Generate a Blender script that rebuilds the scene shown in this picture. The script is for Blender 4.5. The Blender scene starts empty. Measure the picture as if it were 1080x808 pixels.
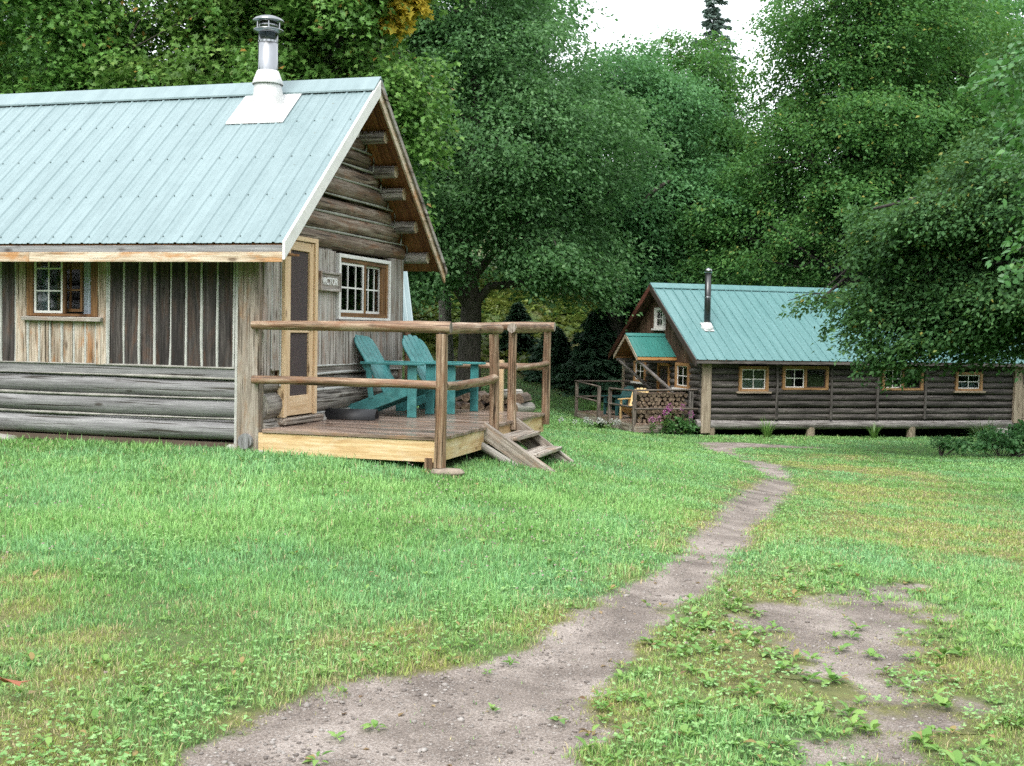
import bpy, bmesh, math, random
import numpy as np
from mathutils import Vector, Matrix
random.seed(7); RNG = np.random.default_rng(7)
SC = bpy.context.scene
COL = SC.collection
PI = math.pi
def R(d): return math.radians(d)

# ------------------------------------------------------------------ materials
def new_mat(name):
    m = bpy.data.materials.new(name); m.use_nodes = True
    nt = m.node_tree; nt.nodes.clear()
    out = nt.nodes.new('ShaderNodeOutputMaterial')
    return m, nt, out
def N(nt, typ, **kw):
    n = nt.nodes.new('ShaderNode' + typ)
    for k, v in kw.items():
        if k in n.inputs.keys(): n.inputs[k].default_value = v
        else: setattr(n, k, v)
    return n
def L(nt, a, b): nt.links.new(a, b)
def ramp(nt, fac, stops):
    r = nt.nodes.new('ShaderNodeValToRGB')
    el = r.color_ramp.elements
    while len(el) < len(stops): el.new(0.5)
    for e, (p, c) in zip(el, stops):
        e.position = p; e.color = (c[0], c[1], c[2], 1)
    L(nt, fac, r.inputs[0]); return r
def mixc(nt, fac, a, b, mode='MIX'):
    n = nt.nodes.new('ShaderNodeMix'); n.data_type = 'RGBA'; n.blend_type = mode
    for sock, v in ((n.inputs['Factor'], fac), (n.inputs['A'], a), (n.inputs['B'], b)):
        pass
    fa = n.inputs[0]; A = n.inputs[6]; B = n.inputs[7]
    for s, v in ((fa, fac), (A, a), (B, b)):
        if hasattr(v, 'links'): L(nt, v, s)
        elif isinstance(v, (int, float)): s.default_value = v
        else: s.default_value = (v[0], v[1], v[2], 1)
    return n.outputs[2]
def math_n(nt, op, a, b=None):
    n = nt.nodes.new('ShaderNodeMath'); n.operation = op
    for i, v in enumerate((a, b)):
        if v is None: continue
        if hasattr(v, 'links'): L(nt, v, n.inputs[i])
        else: n.inputs[i].default_value = v
    return n.outputs[0]
def principled(nt, out, **kw):
    p = nt.nodes.new('ShaderNodeBsdfPrincipled')
    for k, v in kw.items():
        s = p.inputs[k]
        if hasattr(v, 'links'): L(nt, v, s)
        elif isinstance(v, (tuple, list)) and len(v) == 3: s.default_value = (*v, 1)
        else: s.default_value = v
    if out: L(nt, p.outputs[0], out.inputs['Surface'])
    return p
def wcoord(nt, sx, sr):
    a = N(nt, 'Attribute', attribute_name='wc')
    m = nt.nodes.new('ShaderNodeMapping'); m.inputs['Scale'].default_value = (sx, sr, sr)
    L(nt, a.outputs['Vector'], m.inputs['Vector']); return m.outputs[0]
def noise(nt, vec, scale, detail=4, rough=.6, dist=0):
    n = nt.nodes.new('ShaderNodeTexNoise'); n.inputs['Scale'].default_value = scale
    n.inputs['Detail'].default_value = detail; n.inputs['Roughness'].default_value = rough
    n.inputs['Distortion'].default_value = dist
    if vec is not None: L(nt, vec, n.inputs['Vector'])
    return n.outputs['Fac']

def wood(name, dark, mid, light, rough=.75, var=.35, tint=None, tint_amt=.5, bump=.5, crack=.75, knots=True, wet=0):
    """grain runs along the first component of the 'wc' attribute stored on every vertex"""
    m, nt, out = new_mat(name)
    broad = noise(nt, wcoord(nt, 1.1, 8), 1.0, 6, .7, .7)
    fine = noise(nt, wcoord(nt, 1.6, 42), 1.0, 5, .75, .4)
    mixv = math_n(nt, 'ADD', math_n(nt, 'MULTIPLY', broad, .5), math_n(nt, 'MULTIPLY', fine, .5))
    c = ramp(nt, mixv, [(.39, dark), (.5, mid), (.60, light)]).outputs[0]
    if tint:
        bl = noise(nt, wcoord(nt, 1.6, 6), 1.3, 5, .7, .6)
        k = ramp(nt, bl, [(.5, (0, 0, 0)), (.66, (1, 1, 1))]).outputs[0]
        c = mixc(nt, math_n(nt, 'MULTIPLY', k, tint_amt), c, tint)
    ck = noise(nt, wcoord(nt, 1.0, 38), 1.0, 2, .5, .2)
    ckm = ramp(nt, ck, [(crack - .11, (1, 1, 1)), (crack - .06, (.22, .2, .17))]).outputs[0]
    c = mixc(nt, 1.0, c, ckm, 'MULTIPLY')
    if knots:
        v = nt.nodes.new('ShaderNodeTexVoronoi'); v.inputs['Scale'].default_value = 1
        L(nt, wcoord(nt, 2.3, 6.5), v.inputs['Vector'])
        kn = ramp(nt, v.outputs['Distance'], [(.07, (.2, .15, .11)), (.17, (1, 1, 1))]).outputs[0]
        c = mixc(nt, .8, c, kn, 'MULTIPLY')
    g = nt.nodes.new('ShaderNodeNewGeometry')
    v = math_n(nt, 'ADD', math_n(nt, 'MULTIPLY', g.outputs['Random Per Island'], var * 2), 1 - var)
    hs = nt.nodes.new('ShaderNodeHueSaturation'); L(nt, c, hs.inputs['Color']); L(nt, v, hs.inputs['Value'])
    c = hs.outputs[0]
    b = nt.nodes.new('ShaderNodeBump'); b.inputs['Strength'].default_value = bump; b.inputs['Distance'].default_value = .012
    L(nt, math_n(nt, 'ADD', fine, math_n(nt, 'MULTIPLY', ck, -.7)), b.inputs['Height'])
    rg = rough
    if wet:
        wn = noise(nt, wcoord(nt, 1.2, 2.2), 1.0, 3, .6)
        rg = ramp(nt, wn, [(.4, (wet,) * 3), (.62, (rough,) * 3)]).outputs[0]
    p = principled(nt, out, **{'Base Color': c, 'Roughness': rg, 'Specular IOR Level': .35 if not wet else .6})
    L(nt, b.outputs[0], p.inputs['Normal'])
    return m
def plain(name, col, rough=.5, metal=0, var=.08, nscale=6, bump=0, spec=.5, dirt=None, bscale=40):
    m, nt, out = new_mat(name)
    tc = nt.nodes.new('ShaderNodeTexCoord')
    n = noise(nt, tc.outputs['Object'], nscale, 5, .6)
    d = tuple(max(0, c * (1 - var * 2)) for c in col); l = tuple(min(1, c * (1 + var)) for c in col)
    c = ramp(nt, n, [(.3, d), (.65, l)]).outputs[0]
    if dirt:
        n2 = noise(nt, tc.outputs['Object'], nscale * .5, 6, .7, .5)
        k = ramp(nt, n2, [(.52, (0, 0, 0)), (.7, (1, 1, 1))]).outputs[0]
        c = mixc(nt, math_n(nt, 'MULTIPLY', k, .6), c, dirt)
    p = principled(nt, out, **{'Base Color': c, 'Roughness': rough, 'Metallic': metal, 'Specular IOR Level': spec})
    if bump:
        b = nt.nodes.new('ShaderNodeBump'); b.inputs['Strength'].default_value = bump; b.inputs['Distance'].default_value = .01
        L(nt, noise(nt, tc.outputs['Object'], bscale, 4, .6), b.inputs['Height']); L(nt, b.outputs[0], p.inputs['Normal'])
    return m
def roof_metal(name, a, b, rough=.38):
    m, nt, out = new_mat(name)
    tc = nt.nodes.new('ShaderNodeTexCoord')
    mp = nt.nodes.new('ShaderNodeMapping'); mp.inputs['Scale'].default_value = (6, .5, .5)
    L(nt, tc.outputs['Object'], mp.inputs['Vector'])
    n = noise(nt, mp.outputs[0], 1.2, 5, .65, .3)
    n2 = noise(nt, tc.outputs['Object'], 9, 4, .6)
    f = math_n(nt, 'ADD', math_n(nt, 'MULTIPLY', n, .7), math_n(nt, 'MULTIPLY', n2, .3))
    c = ramp(nt, f, [(.35, a), (.62, b)]).outputs[0]
    rr = math_n(nt, 'ADD', math_n(nt, 'MULTIPLY', n2, .2), rough - .1)
    principled(nt, out, **{'Base Color': c, 'Roughness': rr, 'Specular IOR Level': .6})
    return m
def glass_mat():
    m, nt, out = new_mat('window_glass')
    t = N(nt, 'BsdfTransparent'); t.inputs[0].default_value = (.75, .8, .78, 1)
    g = N(nt, 'BsdfGlossy', Roughness=.03)
    fr = N(nt, 'Fresnel', IOR=1.5)
    mx = nt.nodes.new('ShaderNodeMixShader')
    L(nt, math_n(nt, 'ADD', fr.outputs[0], .02), mx.inputs[0]); L(nt, t.outputs[0], mx.inputs[1]); L(nt, g.outputs[0], mx.inputs[2])
    L(nt, mx.outputs[0], out.inputs['Surface']); return m
def screen_mat():
    m, nt, out = new_mat('insect_screen')
    t = N(nt, 'BsdfTransparent'); d = N(nt, 'BsdfDiffuse'); d.inputs[0].default_value = (.13, .11, .11, 1)
    mx = nt.nodes.new('ShaderNodeMixShader'); mx.inputs[0].default_value = .58
    L(nt, t.outputs[0], mx.inputs[1]); L(nt, d.outputs[0], mx.inputs[2]); L(nt, mx.outputs[0], out.inputs['Surface']); return m
def leaf_mat(name, stops, trans=.3, rough=.45, hue_var=.02, tcol=None, spec=.35):
    m, nt, out = new_mat(name)
    a = N(nt, 'Attribute', attribute_name='tint')
    c = ramp(nt, a.outputs['Fac'], stops).outputs[0]
    oi = nt.nodes.new('ShaderNodeObjectInfo')
    hs = nt.nodes.new('ShaderNodeHueSaturation')
    L(nt, math_n(nt, 'ADD', math_n(nt, 'MULTIPLY', oi.outputs['Random'], hue_var), .5 - hue_var / 2), hs.inputs['Hue'])
    L(nt, math_n(nt, 'ADD', math_n(nt, 'MULTIPLY', oi.outputs['Random'], .25), .88), hs.inputs['Value'])
    L(nt, c, hs.inputs['Color'])
    p = principled(nt, None, **{'Base Color': hs.outputs[0], 'Roughness': rough, 'Specular IOR Level': spec})
    t = N(nt, 'BsdfTranslucent'); L(nt, mixc(nt, .5, hs.outputs[0], tcol or (.12, .22, .03)), t.inputs[0])
    mx = nt.nodes.new('ShaderNodeMixShader'); mx.inputs[0].default_value = trans
    L(nt, p.outputs[0], mx.inputs[1]); L(nt, t.outputs[0], mx.inputs[2]); L(nt, mx.outputs[0], out.inputs['Surface'])
    return m
def blade_mat(name, trans=.3, rough=.4, spec=.4):
    m, nt, out = new_mat(name)
    a = N(nt, 'Attribute', attribute_name='gcol')
    p = principled(nt, None, **{'Base Color': a.outputs['Color'], 'Roughness': rough, 'Specular IOR Level': spec})
    t = N(nt, 'BsdfTranslucent'); L(nt, a.outputs['Color'], t.inputs[0])
    mx = nt.nodes.new('ShaderNodeMixShader'); mx.inputs[0].default_value = trans
    L(nt, p.outputs[0], mx.inputs[1]); L(nt, t.outputs[0], mx.inputs[2]); L(nt, mx.outputs[0], out.inputs['Surface'])
    return m
def bark_mat(name, a, b):
    m, nt, out = new_mat(name)
    tc = nt.nodes.new('ShaderNodeTexCoord'); mp = nt.nodes.new('ShaderNodeMapping'); mp.inputs['Scale'].default_value = (1, 1, .25)
    L(nt, tc.outputs['Object'], mp.inputs['Vector'])
    n = noise(nt, mp.outputs[0], 14, 6, .7, .8)
    p = principled(nt, out, **{'Base Color': ramp(nt, n, [(.35, a), (.65, b)]).outputs[0], 'Roughness': .9})
    bm = nt.nodes.new('ShaderNodeBump'); bm.inputs['Strength'].default_value = .8; bm.inputs['Distance'].default_value = .04
    L(nt, n, bm.inputs['Height']); L(nt, bm.outputs[0], p.inputs['Normal'])
    return m

M = {}
M['log_front'] = wood('weathered_log_grey', (.155, .150, .153), (.23, .226, .228), (.32, .315, .315), var=.12, crack=.71)
M['log_gable'] = wood('weathered_log_brown', (.07, .048, .034), (.17, .125, .092), (.32, .27, .22), var=.3, tint=(.2, .09, .04), tint_amt=.6, crack=.70)
M['log_low'] = wood('weathered_log_silver', (.09, .08, .07), (.24, .22, .195), (.44, .41, .36), var=.15, crack=.7)
M['plank_dark'] = wood('dark_plank', (.016, .013, .012), (.036, .030, .028), (.085, .074, .068), var=.35, tint=(.12, .05, .02), tint_amt=.35, crack=.72)
M['plank_light'] = wood('light_plank', (.13, .09, .06), (.38, .31, .24), (.56, .50, .42), var=.15, tint=(.36, .15, .04), tint_amt=.75, crack=.70)
M['plank_silver'] = wood('silver_plank', (.15, .13, .115), (.31, .28, .25), (.44, .41, .375), var=.25, tint=(.22, .12, .07), tint_amt=.6, crack=.70)
M['pine'] = wood('new_pine', (.56, .38, .21), (.68, .49, .30), (.76, .59, .40), rough=.5, var=.07, bump=.15, crack=.95)
M['pine_old'] = wood('honey_pine', (.28, .12, .035), (.44, .22, .075), (.55, .32, .13), rough=.55, var=.1, bump=.2, crack=.85)
M['brown_frame'] = wood('brown_window_frame', (.07, .032, .013), (.16, .078, .03), (.27, .15, .065), rough=.55, var=.1, bump=.2, crack=.8)
M['post_near'] = wood('tan_corner_post', (.12, .095, .075), (.25, .21, .17), (.37, .33, .28), var=.1, tint=(.24, .13, .06), tint_amt=.6, crack=.7)
M['chink_dim'] = plain('shaded_brown_chinking', (.30, .29, .26), .9, var=.2, nscale=6, bump=.3)  # brownish chinking, partial shadow between the logs painted into its tone
M['pine_deck'] = wood('yellow_deck_fascia', (.44, .27, .12), (.60, .42, .22), (.70, .56, .36), rough=.6, var=.06, tint=(.72, .62, .45), tint_amt=.5, bump=.2, crack=.82)
M['fascia'] = wood('pale_fascia_board', (.30, .21, .13), (.56, .46, .34), (.68, .60, .48), rough=.7, var=.06, tint=(.45, .21, .07), tint_amt=.8, crack=.8)
M['rail'] = wood('peeled_rail_log', (.075, .042, .025), (.25, .16, .10), (.47, .36, .26), rough=.5, var=.12, tint=(.20, .09, .045), tint_amt=.75, crack=.72)
M['deck'] = wood('wet_deck_board', (.09, .06, .045), (.20, .145, .115), (.33, .26, .215), rough=.45, var=.25, wet=.13, tint=(.30, .15, .06), tint_amt=.4, bump=.12, crack=.8)
M['step'] = wood('grey_step_plank', (.10, .085, .07), (.27, .23, .19), (.42, .38, .33), rough=.6, var=.12, tint=(.26, .14, .07), tint_amt=.5, crack=.7)
M['soffit'] = wood('warm_soffit_board', (.10, .04, .015), (.26, .115, .04), (.38, .19, .08), rough=.6, var=.25, bump=.2, crack=.9)
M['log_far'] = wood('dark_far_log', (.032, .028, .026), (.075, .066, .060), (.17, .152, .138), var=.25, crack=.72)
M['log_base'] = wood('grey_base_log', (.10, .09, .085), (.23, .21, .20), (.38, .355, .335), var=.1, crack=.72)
M['plank_far'] = wood('brown_far_board', (.045, .022, .014), (.10, .055, .035), (.20, .13, .09), var=.3, crack=.74)
M['post_far'] = wood('tan_far_post', (.16, .12, .085), (.30, .24, .175), (.42, .35, .27), var=.1, crack=.78)
M['rail_far'] = wood('dark_rail_far', (.035, .028, .024), (.10, .08, .065), (.21, .175, .145), var=.2, crack=.74)
M['fire'] = wood('split_firewood', (.06, .04, .028), (.16, .11, .075), (.34, .26, .18), var=.45, crack=.75)
M['fire_end'] = wood('firewood_bark', (.03, .022, .018), (.08, .055, .04), (.16, .12, .09), var=.4)
M['white'] = plain('white_paint', (.74, .73, .70), .55, var=.04, dirt=(.5, .46, .4), nscale=4)
M['chink'] = plain('pale_chinking', (.46, .46, .43), .9, var=.1, nscale=10, bump=.3)
M['chink_green'] = plain('mossy_chinking', (.29, .295, .25), .9, var=.15, nscale=8, bump=.3)
M['teal'] = plain('teal_chair_paint', (.055, .225, .225), .45, var=.16, nscale=11, dirt=(.13, .30, .29), bump=.15, bscale=60)
M['far_frame'] = wood('tan_window_frame', (.18, .09, .035), (.30, .165, .07), (.40, .245, .12), rough=.6, var=.1, bump=.2, crack=.8)
M['green_dk'] = plain('dark_green_chair_paint', (.02, .075, .075), .45, var=.1)
M['yellow_wood'] = wood('yellow_chair_wood', (.50, .32, .12), (.66, .47, .22), (.75, .58, .33), rough=.5, var=.06, bump=.15, crack=.95)
M['roof_pale'] = roof_metal('pale_teal_roof', (.155, .222, .230), (.212, .288, .298), .42)
M['roof_teal'] = roof_metal('teal_roof', (.092, .202, .203), (.136, .262, .264), .35)
M['roof_green'] = roof_metal('green_porch_roof', (.03, .15, .128), (.045, .195, .168), .35)
M['screw'] = plain('roof_screw', (.10, .14, .14), .5)
M['steel'] = plain('stainless_pipe', (.30, .31, .32), .2, metal=1, var=.06, nscale=5)
M['flash'] = plain('white_flashing', (.62, .62, .61), .5, var=.08, nscale=7, dirt=(.42, .40, .37))
M['black_pipe'] = plain('black_stove_pipe', (.02, .022, .022), .25, spec=.7)
M['rubber'] = plain('black_rubber', (.018, .018, .02), .5)
M['iron'] = plain('dark_trim', (.05, .035, .03), .6)
M['red_trim'] = wood('red_brown_trim', (.07, .022, .016), (.13, .042, .03), (.19, .075, .05), var=.1)
M['glass'] = glass_mat(); M['screen'] = screen_mat()
M['curtain'] = plain('grey_curtain', (.42, .47, .53), .9, var=.1)
M['inside'] = plain('cabin_interior', (.10, .07, .05), .9)
M['stone'] = plain('grey_stone', (.36, .34, .31), .85, var=.2, nscale=9, bump=.6)
M['stone_tan'] = plain('tan_stone', (.27, .22, .17), .85, var=.2, nscale=9, bump=.6)
M['bark'] = bark_mat('tree_bark', (.035, .028, .022), (.11, .095, .08))
M['bark_dark'] = bark_mat('dark_bark', (.012, .010, .008), (.05, .042, .035))
M['bark_pale'] = bark_mat('pale_bark', (.10, .09, .08), (.26, .24, .22))
M['leaf_maple'] = leaf_mat('maple_leaf', [(0, (.07, .17, .032)), (.5, (.15, .31, .068)), (.84, (.25, .41, .10)), (.94, (.31, .33, .06)), (1, (.34, .20, .05))], .42, tcol=(.14, .30, .05))
M['leaf_dark'] = leaf_mat('dark_leaf', [(0, (.048, .125, .047)), (.55, (.110, .245, .092)), (1, (.21, .375, .165))], .42, rough=.55, spec=.25, tcol=(.14, .34, .07))
M['leaf_mid'] = leaf_mat('birch_leaf', [(0, (.040, .115, .032)), (.55, (.088, .215, .058)), (.9, (.17, .31, .08)), (1, (.32, .30, .07))], .42, rough=.55, spec=.25, tcol=(.16, .36, .06))
M['leaf_deep'] = leaf_mat('deep_green_leaf', [(0, (.030, .095, .033)), (.55, (.075, .19, .062)), (.93, (.15, .29, .10)), (1, (.30, .28, .06))], .38, rough=.55, spec=.25)  # deep green leaf colour of the drooping tree
M['leaf_near'] = leaf_mat('broad_near_leaf', [(0, (.045, .14, .04)), (.6, (.10, .245, .075)), (1, (.20, .36, .13))], .35, tcol=(.12, .30, .04), rough=.35)
M['leaf_yellow'] = leaf_mat('yellow_leaf', [(0, (.50, .38, .05)), (1, (.72, .55, .09))], .4, tcol=(.6, .42, .04))
M['leaf_pale'] = leaf_mat('pale_leaf', [(0, (.05, .12, .04)), (1, (.15, .25, .10))], .35)
M['needle_hazy'] = leaf_mat('hazy_spruce_needle', [(0, (.20, .29, .25)), (1, (.38, .48, .43))], .35, .6, tcol=(.05, .1, .06))  # bluish needles, brightened to paint distance haze into their colour
M['needle_dark'] = leaf_mat('dark_fir_needle', [(0, (.05, .12, .065)), (1, (.15, .27, .15))], .35, .6, tcol=(.03, .08, .03))
M['blade'] = blade_mat('grass_blade', .42, .5, .3); M['weed'] = blade_mat('weed_leaf', .3, .35)
M['petal'] = blade_mat('petal', .4, .6)
# ------------------------------------------------------------------ mesh builder
class MB:
    def __init__(s): s.v = []; s.f = []; s.w = []; s.mi = []; s.sm = []; s.n = 0
    def add(s, v, f, w=None, m=0, smooth=False, xf=None):
        v = np.asarray(v, float)
        if w is None: w = v.copy()
        flip = False
        if xf is not None:
            A, t = xf; v = v @ np.asarray(A, float).T + np.asarray(t, float); flip = np.linalg.det(np.asarray(A, float)) < 0
        s.v.append(v); s.w.append(np.asarray(w, float))
        for q in f:
            q = [i + s.n for i in q]; s.f.append(q[::-1] if flip else q); s.mi.append(m); s.sm.append(smooth)
        s.n += len(v)
    def box(s, a, b, grain=0, m=0, xf=None, rot=None, piv=None, jit=0, taper=None):
        """box from corner a to corner b; grain = axis the wood runs along"""
        a = np.array(a, float); b = np.array(b, float); lo = np.minimum(a, b); hi = np.maximum(a, b)
        v = np.array([[x, y, z] for x in (lo[0], hi[0]) for y in (lo[1], hi[1]) for z in (lo[2], hi[2])])
        if jit: v += np.random.default_rng(s.n + 5).normal(0, jit, v.shape)
        f = [(0, 1, 3, 2), (4, 6, 7, 5), (0, 4, 5, 1), (2, 3, 7, 6), (0, 2, 6, 4), (1, 5, 7, 3)]
        w = np.roll(v, -grain, axis=1) + RNG.uniform(-20, 20, 3)
        if rot is not None:
            p = np.array(piv if piv is not None else (lo + hi) / 2); v = (v - p) @ np.array(rot).T + p
        s.add(v, f, w, m, False, xf)
    def tube(s, pts, rad, n=10, m=0, mend=None, caps=True, xf=None, wob=0, smooth=True, flat=1.0):
        pts = np.asarray(pts, float); k = len(pts); rad = np.broadcast_to(np.asarray(rad, float), (k,))
        d = np.gradient(pts, axis=0); d /= np.linalg.norm(d, axis=1)[:, None] + 1e-12
        up = np.array([0, 0, 1.]) if abs(d[0][2]) < .9 else np.array([0, 1., 0])
        V = []; W = []; off = RNG.uniform(-20, 20, 3); ln = np.r_[0, np.cumsum(np.linalg.norm(np.diff(pts, axis=0), axis=1))]
        ph = RNG.uniform(0, 6.28, 4)
        for i in range(k):
            a = np.cross(up, d[i]); a /= np.linalg.norm(a) + 1e-12; b = np.cross(d[i], a)
            th = np.arange(n) / n * 2 * PI
            rr = rad[i] * (1 + wob * (np.sin(2 * th + ph[0] + ln[i] * 1.3) + .7 * np.sin(3 * th + ph[1] - ln[i] * 2.1) + .6 * np.sin(ln[i] * 5 + ph[2])))
            V.append(pts[i] + np.outer(np.cos(th) * rr, a) + np.outer(np.sin(th) * rr * flat, b))
            W.append(np.stack([np.full(n, ln[i]), np.cos(th) * rad[i], np.sin(th) * rad[i]], 1) + off)
        V = np.concatenate(V); W = np.concatenate(W)
        F = [(i * n + j, i * n + (j + 1) % n, (i + 1) * n + (j + 1) % n, (i + 1) * n + j) for i in range(k - 1) for j in range(n)]
        s.add(V, F, W, m, smooth, xf)
        if caps:
            for i in (0, k - 1):
                q = V[i * n:(i + 1) * n]; c = (q - q.mean(0)) * .985 + q.mean(0) + d[i] * (.001 if i else -.001)
                ww = (q - q.mean(0))[:, [2, 0, 1]] * np.array([3, 1, 1]) + off + 3
                s.add(q.copy(), [tuple(range(n)) if i else tuple(range(n))[::-1]], ww, m if mend is None else mend, False, xf)
    def log(s, p0, p1, r0, r1=None, n=12, seg=None, m=0, mend=None, xf=None, wob=.03, bend=.0, flat=1.0):
        p0 = np.array(p0, float); p1 = np.array(p1, float); r1 = r0 if r1 is None else r1
        ln = np.linalg.norm(p1 - p0); seg = seg or max(3, int(ln / .35)); t = np.linspace(0, 1, seg + 1)
        P = p0 + np.outer(t, p1 - p0); q = RNG.normal(0, 1, 3); dd = (p1 - p0) / ln; q -= dd * (q @ dd)
        P = P + np.outer(np.sin(t * PI) + .35 * np.sin(t * 3 * PI), q * bend)
        s.tube(P, r0 + (r1 - r0) * t, n, m, mend, True, xf, wob, True, flat)
    def prism(s, poly, y0, y1, m=0, xf=None, grain=0):
        """poly in (x,z), extruded along y"""
        k = len(poly); v = [(x, y0, z) for x, z in poly] + [(x, y1, z) for x, z in poly]
        f = [tuple(range(k))[::-1], tuple(range(k, 2 * k))] + [(i, (i + 1) % k, k + (i + 1) % k, k + i) for i in range(k)]
        ar = sum(poly[i][0] * poly[(i + 1) % k][1] - poly[(i + 1) % k][0] * poly[i][1] for i in range(k))
        if (ar > 0) == (y1 > y0): f = [q[::-1] for q in f]
        f = [q[::-1] for q in f]
        w = np.roll(np.array(v, float), -grain, axis=1) + RNG.uniform(-20, 20, 3)
        s.add(v, f, w, m, False, xf)
    def lathe(s, prof, c, n=20, m=0, smooth=True, rot=None, close=True):
        V = []; c = np.array(c, float)
        for r, z in prof:
            th = np.arange(n) / n * 2 * PI; V.append(np.stack([np.cos(th) * r, np.sin(th) * r, np.full(n, z)], 1))
        V = np.concatenate(V); k = len(prof)
        if rot is not None: V = V @ np.array(rot).T
        F = [(i * n + j, i * n + (j + 1) % n, (i + 1) * n + (j + 1) % n, (i + 1) * n + j) for i in range(k - 1) for j in range(n)]
        if close: F += [tuple(range(n))[::-1], tuple(range((k - 1) * n, k * n))]
        s.add(V + c, F, V, m, smooth)
    def build(s, name, mats, parent=None, bevel=0, loc=None):
        if not isinstance(mats, (list, tuple)): mats = [mats]
        V = np.concatenate(s.v); me = bpy.data.meshes.new(name)
        if loc is not None: V = V - np.array(loc)
        me.from_pydata(V.tolist(), [], s.f)
        for mt in mats: me.materials.append(mt)
        me.polygons.foreach_set('material_index', s.mi); me.polygons.foreach_set('use_smooth', s.sm)
        at = me.attributes.new('wc', 'FLOAT_VECTOR', 'POINT'); at.data.foreach_set('vector', np.concatenate(s.w).astype(np.float32).ravel())
        me.update()
        o = bpy.data.objects.new(name, me); COL.objects.link(o)
        if parent: o.parent = parent
        if loc is not None: o.location = loc
        if bevel:
            b = o.modifiers.new('bevel', 'BEVEL'); b.width = bevel; b.segments = 1; b.limit_method = 'ANGLE'; b.angle_limit = R(50)
        return o
def fast_mesh(name, V, faces_n, idx, mat, attrs=None, smooth=False, parent=None):
    """V (n,3); idx flat loop indices; faces_n loops per face (array)"""
    me = bpy.data.meshes.new(name); V = np.ascontiguousarray(V, np.float32)
    me.vertices.add(len(V)); me.vertices.foreach_set('co', V.ravel())
    me.loops.add(len(idx)); me.loops.foreach_set('vertex_index', np.asarray(idx, np.int32))
    st = np.r_[0, np.cumsum(faces_n)[:-1]].astype(np.int32)
    me.polygons.add(len(faces_n)); me.polygons.foreach_set('loop_start', st)
    if smooth: me.polygons.foreach_set('use_smooth', np.ones(len(faces_n), bool))
    for mt in (mat if isinstance(mat, (list, tuple)) else [mat]): me.materials.append(mt)
    for k, (ty, a) in (attrs or {}).items():
        at = me.attributes.new(k, ty, 'POINT'); a = np.ascontiguousarray(a, np.float32)
        at.data.foreach_set('value' if ty == 'FLOAT' else ('color' if ty == 'FLOAT_COLOR' else 'vector'), a.ravel())
    me.update(calc_edges=True); me.validate()
    if name is None: return me
    o = bpy.data.objects.new(name, me); COL.objects.link(o)
    if parent: o.parent = parent
    return o
def tag(o, label=None, cat=None, group=None, kind=None):
    for k, v in (('label', label), ('category', cat), ('group', group), ('kind', kind)):
        if v: o[k] = v
    return o
def thing(name, label, cat, loc=(0, 0, 0), rz=0, group=None):
    o = bpy.data.objects.new(name, None); COL.objects.link(o); o.location = loc; o.rotation_euler = (0, 0, rz)
    o.empty_display_size = .2
    return tag(o, label, cat, group)
def kids(o): return [c for c in bpy.data.objects if c.parent == o]
def copy_tree(o, parent=None):
    c = o.copy(); COL.objects.link(c)
    if parent: c.parent = parent
    for ch in kids(o): copy_tree(ch, c)
    return c
def rotz(a): c, s = math.cos(a), math.sin(a); return np.array([[c, -s, 0], [s, c, 0], [0, 0, 1.]])
def roty(a): c, s = math.cos(a), math.sin(a); return np.array([[c, 0, s], [0, 1, 0], [-s, 0, c.real]])
def rotx(a): c, s = math.cos(a), math.sin(a); return np.array([[1, 0, 0], [0, c, -s], [0, s, c]])

# ------------------------------------------------------------------ terrain
CTRL=np.array([(0,0,0),(-5,0,.12),(5,0,-.08),(0,5,0),(-4,6,.14),(3,6,-.1),(-2.6,12.4,.24),(-6,13.4,.23),(-10,14.5,.27),(-.7,11.8,.16),(.5,13.1,.03),(.4,16,.16),(-1.5,17,.28),(-6,18,.4),
(2.6,12,-.24),(2.8,16,-.42),(6,20,-.75),(3,26,-1.05),(3.4,34,-1.27),(5.4,33.6,-1.3),(10,35.,-1.4),(15.6,36.6,-1.42),(11,28,-1.2),(9,20,-.8),(10,12,-.4),(8,6,-.2),(3,40,-1.2),(-1,32,-.85),(3,47,-.75),(-3,48,.3),(9,55,-.2),(-10,48,1.2),(22,52,-.3),(0,62,3.2),(14,72,3.5),(-25,55,5),(-22,25,1.),(30,28,-.9),(25,10,-.5),(-20,5,.5),(0,90,9),(35,90,9),(-35,90,10),(-15,-10,.2),(15,-10,-.1)],float)
def _k(r2): return 0.5*r2*np.log(np.maximum(r2,1e-9))
def _fit():
    P=CTRL[:,:2]; n=len(P); d=((P[:,None]-P[None])**2).sum(-1)
    A=np.zeros((n+3,n+3)); A[:n,:n]=_k(d)+np.eye(n)*2.0; A[:n,n]=1; A[:n,n+1:]=P; A[n,:n]=1; A[n+1:,:n]=P.T
    return np.linalg.solve(A,np.r_[CTRL[:,2],0,0,0])
_W=_fit()
def gz(x,y):
    x=np.asarray(x,float); y=np.asarray(y,float); sh=x.shape; q=np.stack([x.ravel(),y.ravel()],1); n=len(CTRL)
    z=np.empty(len(q))
    for i in range(0,len(q),100000):
        c=q[i:i+100000]; d=((c[:,None]-CTRL[None,:,:2])**2).sum(-1); z[i:i+100000]=_k(d)@_W[:n]+_W[n]+c@_W[n+1:]
    return z.reshape(sh)
def g1(x, y): return float(gz(np.array([x]), np.array([y]))[0])
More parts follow.
